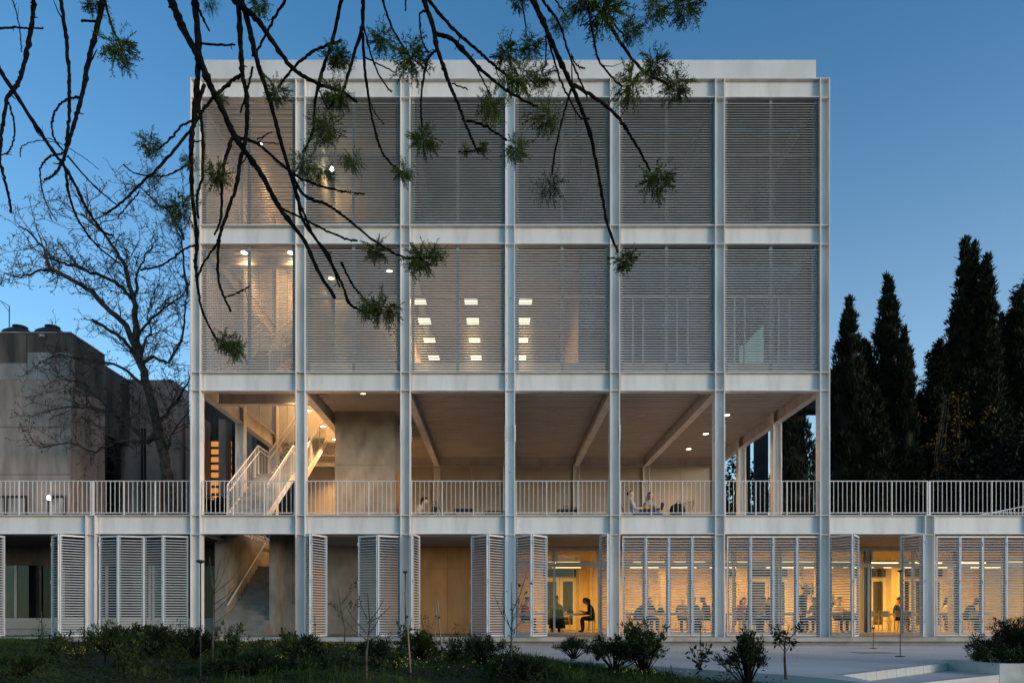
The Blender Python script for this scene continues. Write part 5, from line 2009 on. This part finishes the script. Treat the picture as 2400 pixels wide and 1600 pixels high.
def person(loc, rz, label, shirt, pants, hair, long_hair=False, lean=8, head=12, pose='sit', arms='table', seat=0.47, skin=0, group=None, recline=0, scale=1.0):
    V, E, Rd, Tg = [], [], [], []

    def vtx(p, r, tg):
        V.append(Vector(p)); Rd.append(r if isinstance(r, tuple) else (r, r)); Tg.append(tg)
        return len(V) - 1

    def chain(parent, items):
        out = []
        for p, r, tg in items:
            i = vtx(p, r, tg)
            E.append((parent, i))
            parent = i
            out.append(i)
        return out
    hz = seat + 0.1 if pose != 'stand' else 0.95
    la = R(lean - recline)

    def tor(p):      # torso frame leaning forward (-y) about the pelvis
        x, y, z = p
        return (x, y * math.cos(la) - z * math.sin(la), hz + y * math.sin(la) + z * math.cos(la))
    S, Pn, K, Sh = 'shirt', 'pants', 'skin', 'shoe'
    pel = vtx((0, 0, hz), (0.15, 0.12), Pn)
    sp = chain(pel, [(tor((0, 0, 0.16)), (0.145, 0.11), S), (tor((0, 0.01, 0.32)), (0.165, 0.12), S), (tor((0, 0.01, 0.44)), (0.14, 0.1), S)])
    nk = chain(sp[-1], [(tor((0, 0.0, 0.53)), 0.055, K), (tor((0, -0.01, 0.585)), 0.05, K)])
    hb = Vector(tor((0, -0.015, 0.62)))
    ha = la + R(head)

    def hd(p):
        x, y, z = p
        return hb + Vector((x, y * math.cos(ha) - z * math.sin(ha), y * math.sin(ha) + z * math.cos(ha)))
    h1 = chain(nk[-1], [(hd((0, -0.015, 0.03)), (0.07, 0.078), K), (hd((0, -0.01, 0.11)), (0.077, 0.093), K), (hd((0, 0.0, 0.175)), (0.066, 0.08), K), (hd((0, 0.0, 0.205)), (0.03, 0.04), K)])
    for s in (-1, 1):
        # arms
        shd = tor((s * 0.175, 0.0, 0.42))
        if arms == 'table':
            el_, wr = tor((s * 0.25, -0.1, 0.2)), (s * 0.13, -0.36 - 0.25 * math.sin(la), hz + 0.24)
        elif arms == 'lap':
            el_, wr = tor((s * 0.24, -0.04, 0.17)), (s * 0.08, -0.3, hz + 0.2)
        else:
            el_, wr = tor((s * 0.23, 0.0, 0.14)), tor((s * 0.24, -0.05, -0.1))
        a = chain(sp[-1], [(shd, 0.06, S), (tuple((Vector(shd) + Vector(el_)) / 2), 0.052, S), (el_, 0.043, S), (tuple((Vector(el_) + Vector(wr)) / 2), 0.038, S), (wr, 0.027, K)])
        w, e = Vector(wr), Vector(el_)
        d = (w - e).normalized()
        sd_ = d.cross(Vector((0, 0, 1)))
        sd_ = sd_.normalized() if sd_.length > 0.1 else Vector((1, 0, 0))
        palm = chain(a[-1], [(tuple(w + d * 0.05), (0.034, 0.018), K), (tuple(w + d * 0.085), (0.036, 0.017), K)])
        dn = Vector((0, 0, -1)) if abs(d.z) < 0.8 else Vector((0, -1, 0))
        for f in range(4):
            o = sd_ * (f - 1.5) * 0.02
            L = (0.062, 0.074, 0.07, 0.054)[f]
            b0 = w + d * 0.09 + o
            b1 = b0 + d * L * 0.5 + dn * 0.006
            b2 = b1 + (d * 0.7 + dn * 0.7).normalized() * L * 0.5
            chain(palm[1], [(tuple(b0 + d * 0.012), 0.0095, K), (tuple(b1), 0.0088, K), (tuple(b2), 0.0078, K)])
        th = w + d * 0.035 + sd_ * (-s) * 0.03
        chain(palm[0], [(tuple(th), 0.011, K), (tuple(th + (d * 0.7 - sd_ * s * 0.6).normalized() * 0.04), 0.0095, K), (tuple(th + (d - sd_ * s * 0.2).normalized() * 0.065), 0.0085, K)])
        # legs
        if pose == 'sit':
            kn, an = (s * 0.13, -0.44, hz - 0.02), (s * 0.13, -0.42, 0.09)
        elif pose == 'lounge':
            kn, an = (s * 0.12, -0.48, hz + 0.06), (s * 0.13, -0.8, 0.09)
        else:
            kn, an = (s * 0.1, -0.02, 0.5), (s * 0.11, 0.02, 0.09)
        hp = (s * 0.095, 0.0 if pose == 'stand' else -0.05, hz - 0.03)
        chain(pel, [(hp, 0.095, Pn), (tuple((Vector(hp) + Vector(kn)) / 2), 0.078, Pn), (kn, 0.06, Pn), (tuple(Vector(kn).lerp(Vector(an), 0.4)), 0.056, Pn), (an, 0.042, Pn), ((an[0], an[1] - 0.05, 0.05), (0.045, 0.04), Sh), ((an[0], an[1] - 0.17, 0.04), (0.04, 0.03), Sh)])
    me = bpy.data.meshes.new('person_frame')
    me.from_pydata([tuple(v) for v in V], E, [])
    tmp = bpy.data.objects.new('person_frame', me)
    COL.objects.link(tmp)
    sk = tmp.modifiers.new('Skin', 'SKIN')
    sk.use_smooth_shade = True
    sk.branch_smoothing = 0.4
    ss = tmp.modifiers.new('Subdivision', 'SUBSURF')
    ss.levels = ss.render_levels = 1
    for i, d in enumerate(me.skin_vertices[0].data):
        d.radius = tuple(r * (1.28 if r > 0.03 else 1.1) for r in Rd[i])
        d.use_root = (i == 0)
    hpts = [hd((0, 0, 0)), (hd((1, 0, 0)) - hd((0, 0, 0))), (hd((0, 1, 0)) - hd((0, 0, 0))), (hd((0, 0, 1)) - hd((0, 0, 0)))]
    PEND.append((tmp, V, Tg, E, loc, rz, label, cloth(shirt), cloth(pants), cloth(hair), long_hair, SKIN[skin], hpts, group, scale))


def finish_people():
    dg = bpy.context.evaluated_depsgraph_get()
    dg.update()
    built = []
    for it in PEND:
        ev = it[0].evaluated_get(dg)
        built.append(bpy.data.meshes.new_from_object(ev))
    shoe = cloth((0.03, 0.03, 0.035))
    for it, me in zip(PEND, built):
        tmp, V, Tg, E, loc, rz, label, ms, mp, mh, lh, mk, hp, group, scale = it
        t = thing('person', label, 'person', loc, R(rz), group)
        t.scale = (scale,) * 3
        order = ['skin', 'shirt', 'pants', 'shoe']
        me.materials.clear()
        for m in (mk, ms, mp, shoe):
            me.materials.append(m)
        A = np.array([tuple(v) for v in V])
        # sample points along bones, tagged by the far end
        bp, bt = [], []
        for a, b in E:
            for u in (0.25, 0.5, 0.75, 1.0):
                bp.append(A[a] * (1 - u) + A[b] * u)
                bt.append(order.index(Tg[b]))
        bp, bt = np.array(bp), np.array(bt)
        n = len(me.polygons)
        c = np.empty(n * 3, dtype=np.float32)
        me.polygons.foreach_get('center', c)
        c = c.reshape(-1, 3)
        idx = np.array([bt[np.argmin(((bp - q) ** 2).sum(1))] for q in c], dtype=np.int32)
        me.polygons.foreach_set('material_index', idx)
        me.polygons.foreach_set('use_smooth', [True] * n)
        me.name = 'body'
        link('body', me, t)
        # hair cap
        o, ux, uy, uz = hp
        mb = MB()
        nlat, nlon = 7, 14
        base = 0
        for j in range(nlat + 1):
            th = math.pi * 0.62 * j / nlat
            for i in range(nlon):
                ph = 2 * math.pi * i / nlon
                front = max(0, -math.sin(ph))
                if th > 1.0 and front > 0.3:
                    tj = 1.0
                else:
                    tj = th
                rr = 0.094 * math.sin(tj)
                q = o + uz * (0.115 + 0.112 * math.cos(tj)) + ux * rr * math.cos(ph) * 0.94 + uy * (rr * math.sin(ph) * 1.12 + 0.012)
                mb.v.append(tuple(q))
        for j in range(nlat):
            for i in range(nlon):
                k = (i + 1) % nlon
                mb.f.append((j * nlon + i, j * nlon + k, (j + 1) * nlon + k, (j + 1) * nlon + i))
                mb.mi.append(0)
        if lh:
            for a in np.linspace(0.1, math.pi - 0.1, 9):
                x, y = math.cos(a) * 0.085, math.sin(a) * 0.095
                q0 = o + uz * 0.13 + ux * x + uy * (y + 0.01)
                q1 = q0 - uz * 0.14 + uy * 0.02 + ux * x * 0.2
                q2 = q1 + Vector((0, 0, -0.16)) + uy * 0.02
                mb.tube([q0, q1, q2], [0.035, 0.034, 0.015], 6)
        link('hair', mb.mesh('hair', mh, True), t)
        # eyes, brows and mouth
        fb = MB()
        for s in (-1, 1):
            e = o + uz * 0.105 + ux * s * 0.031 - uy * 0.094
            fb.lathe([(0.004, -0.007), (0.011, 0.0), (0.004, 0.007)], 8, tuple(e))
        e = o + uz * 0.03 - uy * 0.088
        fb.tube([tuple(e - ux * 0.022), tuple(e - uy * 0.004), tuple(e + ux * 0.022)], 0.005, 5)
        link('face', fb.mesh('face', cloth((0.06, 0.03, 0.025))), t)
        nb = MB()
        e = o + uz * 0.075 - uy * 0.095
        nb.tube([tuple(e + uz * 0.025), tuple(e - uy * 0.02), tuple(e - uz * 0.01)], [0.008, 0.014, 0.008], 6)
        for s in (-1, 1):
            e2 = o + uz * 0.09 + ux * s * 0.082
            nb.tube([tuple(e2 + uz * 0.025), tuple(e2 + ux * s * 0.012), tuple(e2 - uz * 0.025)], [0.008, 0.013, 0.007], 6)
        link('nose_and_ears', nb.mesh('nose_and_ears', mk, True), t)
        sk_me = tmp.data
        bpy.data.objects.remove(tmp)
        bpy.data.meshes.remove(sk_me)


def gx_(px, Y):
    return (px - VX) / kk(Y)


BLK, NAVY, DK = (0.015, 0.015, 0.018), (0.025, 0.035, 0.07), (0.03, 0.025, 0.022)
GREY, WHT, RED, GRN, CRM = (0.14, 0.14, 0.15), (0.6, 0.58, 0.55), (0.35, 0.03, 0.03), (0.08, 0.12, 0.04), (0.5, 0.42, 0.32)
HB, HBR = (0.012, 0.01, 0.009), (0.05, 0.022, 0.012)
gf = [  # px, Y, facing, label, shirt, pants, hair, long, lean, head, pose, arms
    (1304, 4.15, 180, 'person seen from behind in a cream and red top on a coat draped chair', CRM, BLK, HB, False, 6, 10, 'sit', 'table'),
    (1392, 5.0, -90, 'hooded person in black hunched at the table beside the tight shutters', BLK, BLK, HBR, True, 22, 25, 'sit', 'table'),
    (1226, 5.6, 60, 'person in red glimpsed through the zigzag shutters', RED, DK, HB, False, 12, 15, 'sit', 'table'),
    (1484, 4.8, 75, 'person in a dark coat leaning far over the table', BLK, NAVY, HB, False, 38, 20, 'sit', 'table'),
    (1520, 6.6, 20, 'person in a dark jumper behind the leaning one', DK, NAVY, HBR, False, 8, 14, 'sit', 'table'),
    (1598, 6.3, 0, 'bearded person in a grey top facing out of the dining room', GREY, GRN, HB, False, 8, 5, 'sit', 'table'),
    (1627, 6.6, -25, 'person in navy beside the bearded one', NAVY, BLK, HB, False, 10, 10, 'sit', 'table'),
    (1660, 5.2, -80, 'person in a brown jumper at the end of the table', (0.12, 0.06, 0.03), DK, HBR, False, 15, 18, 'sit', 'table'),
    (1733, 6.3, 20, 'person in dull red at the table by the glazed doors', (0.2, 0.05, 0.04), DK, HBR, True, 18, 20, 'sit', 'table'),
    (1752, 5.0, 90, 'person in a black coat sitting sideways to the glazed doors', BLK, BLK, HB, False, 15, 15, 'sit', 'table'),
    (1790, 6.4, 30, 'person in an orange brown top at the middle table', (0.3, 0.1, 0.03), NAVY, HB, False, 18, 15, 'sit', 'table'),
    (1806, 5.0, -80, 'person in a dark jacket facing the middle table', DK, BLK, HBR, False, 20, 18, 'sit', 'table'),
    (1880, 5.3, 40, 'person in a black coat standing behind the closed shutters', BLK, BLK, HB, False, 6, 12, 'stand', 'down'),
    (1915, 5.6, -60, 'person in brown next to the standing one', (0.1, 0.06, 0.04), DK, HB, False, 14, 14, 'sit', 'table'),
    (1962, 6.2, 10, 'person in a white top behind the half open shutters', WHT, NAVY, HB, False, 10, 18, 'sit', 'table'),
    (2098, 6.3, 55, 'person in a navy jacket over a white shirt holding a phone', NAVY, BLK, HBR, False, 8, 22, 'sit', 'table'),
    (2214, 6.2, 35, 'person in a pale shirt at the last table', WHT, NAVY, HB, False, 14, 14, 'sit', 'table'),
    (2224, 7.3, 0, 'person in black standing at the back of the last table', BLK, DK, HB, False, 18, 15, 'stand', 'down'),
    (2262, 5.0, 80, 'person in a bulky black jacket leaning on the last table', BLK, BLK, HB, False, 28, 18, 'sit', 'table'),
]
for i, (px, Y, rz, lab, sh, pa, ha, lg, ln, hd_, po, ar) in enumerate(gf):
    x = gx_(px, Y)
    person((x, Y, FZ), rz, lab, sh, pa, ha, lg, ln, hd_, po, ar, skin=i % 3)
    if po == 'sit':
        chair((x, Y, FZ), R(rz), 'white', 'pale chair with a person sitting on it', 'occupied dining chairs')
# coat over the first chair
x = gx_(1304, 4.15)
t = thing('draped_coat', 'black coat hanging over the chair back in the open bay', 'coat', (x, 3.86, 0.2))
mb = MB()
cols = []
for i in range(13):
    u = i / 12
    for j in range(7):
        w = j / 6
        half = 0.21 + 0.1 * w
        cols.append((-half + 2 * half * u, -0.02 - 0.06 * math.sin(u * math.pi) * (0.5 + w) + 0.02 * math.sin(u * 22) * w, 0.66 - 0.66 * w - (0.1 * abs(u - 0.5) * (1 - w))))
mb.v = cols
for i in range(12):
    for j in range(6):
        mb.f.append((i * 7 + j, i * 7 + j + 1, (i + 1) * 7 + j + 1, (i + 1) * 7 + j))
        mb.mi.append(0)
o = link('cloth', mb.mesh('cloth', M['black_cloth'], True), t)
sm = o.modifiers.new('Solidify', 'SOLIDIFY')
sm.thickness = 0.03
bx('collar', t, M['black_cloth'], -0.2, 0.2, -0.05, 0.02, 0.6, 0.68)


def bag(loc, s, label):
    t = thing('bag', label, 'bag', loc)
    prof = [(0.02, 0), (0.2, 0.01), (0.22, 0.1), (0.18, 0.22), (0.1, 0.28), (0.03, 0.3)]
    o = link('bag_body', MB().lathe([(r * s, z * s) for r, z in prof], 12).mesh('bag_body', M['black_cloth'], True), t)
    link('strap', MB().tube([(-0.1 * s, -0.1 * s, 0.24 * s), (0, -0.14 * s, 0.36 * s), (0.1 * s, -0.1 * s, 0.24 * s)], 0.012, 6).mesh('strap', M['black_cloth'], True), t)


bag((gx_(1336, 5.5), 5.5, 0.755), 0.62, 'black bag lying on the table next to the hooded person')
bag((gx_(1548, 5.5), 5.5, 0.755), 0.7, 'black rucksack on the table of the leaning person')
bag((13.15, 4.75, 0.48), 0.9, 'black bag on the green backed chair')
# terrace people
person((4.62, 2.55, TZ), 78, 'person in a grey white top lounging with a yellow bundle in the lap', (0.45, 0.45, 0.47), NAVY, HB, False, 0, 8, 'lounge', 'lap', 0.3, 2, None, 14)
person((5.2, 2.9, TZ), 18, 'person with long dark hair and blue jeans reading on the terrace', (0.25, 0.3, 0.36), NAVY, HBR, True, 5, 24, 'lounge', 'lap', 0.3, 0, None, 4)
person((-2.95, 3.35, TZ), 80, 'lone person with long brown hair bent over a laptop on the terrace', (0.5, 0.44, 0.38), DK, HBR, True, 22, 26, 'lounge', 'lap', 0.28, 2)
finish_people()
t = thing('yellow_bundle', 'yellow jumper bundled on the lounging person', 'jumper', (4.98, 2.52, TZ + 0.56))
link('cloth', MB().lathe([(0.05, 0), (0.15, 0.02), (0.17, 0.07), (0.12, 0.13), (0.04, 0.15)], 10).mesh('cloth', cloth((0.55, 0.33, 0.06)), True), t)
link('sleeve', MB().tube([(0.1, -0.05, 0.1), (0.24, -0.1, 0.12), (0.3, -0.1, 0.04)], [0.05, 0.045, 0.03], 8).mesh('sleeve', cloth((0.55, 0.33, 0.06)), True), t)
bag((6.0, 2.25, TZ + 0.36), 1.25, 'black bag standing on the empty wire chair')
for x, y, lab in ((5.38, 2.42, 'open dark laptop on the knees of the long haired reader'), (-2.42, 3.3, 'open black laptop of the lone person on the terrace')):
    t = thing('laptop', lab, 'laptop', (x, y, TZ + 0.55), R(60))
    link('keyboard', MB().box(-0.16, 0.16, -0.11, 0.11, 0, 0.014).mesh('keyboard', M['black']), t)
    o = link('lid', MB().box(-0.16, 0.16, 0, 0.012, 0, 0.22).mesh('lid', M['black']), t, (0, -0.112, 0.015))
    o.rotation_euler = (R(20), 0, 0)
t = thing('phone', 'dark phone in the hand of the person in the navy jacket', 'phone', (gx_(2098, 6.3) + 0.32, 6.02, 0.9), R(30))
link('phone_body', MB().box(-0.035, 0.035, -0.005, 0.005, -0.07, 0.07).mesh('phone_body', M['black']), t)
link('glass_front', MB().box(-0.031, 0.031, 0.0052, 0.0062, -0.064, 0.064).mesh('glass_front', M['glass_dark']), t)
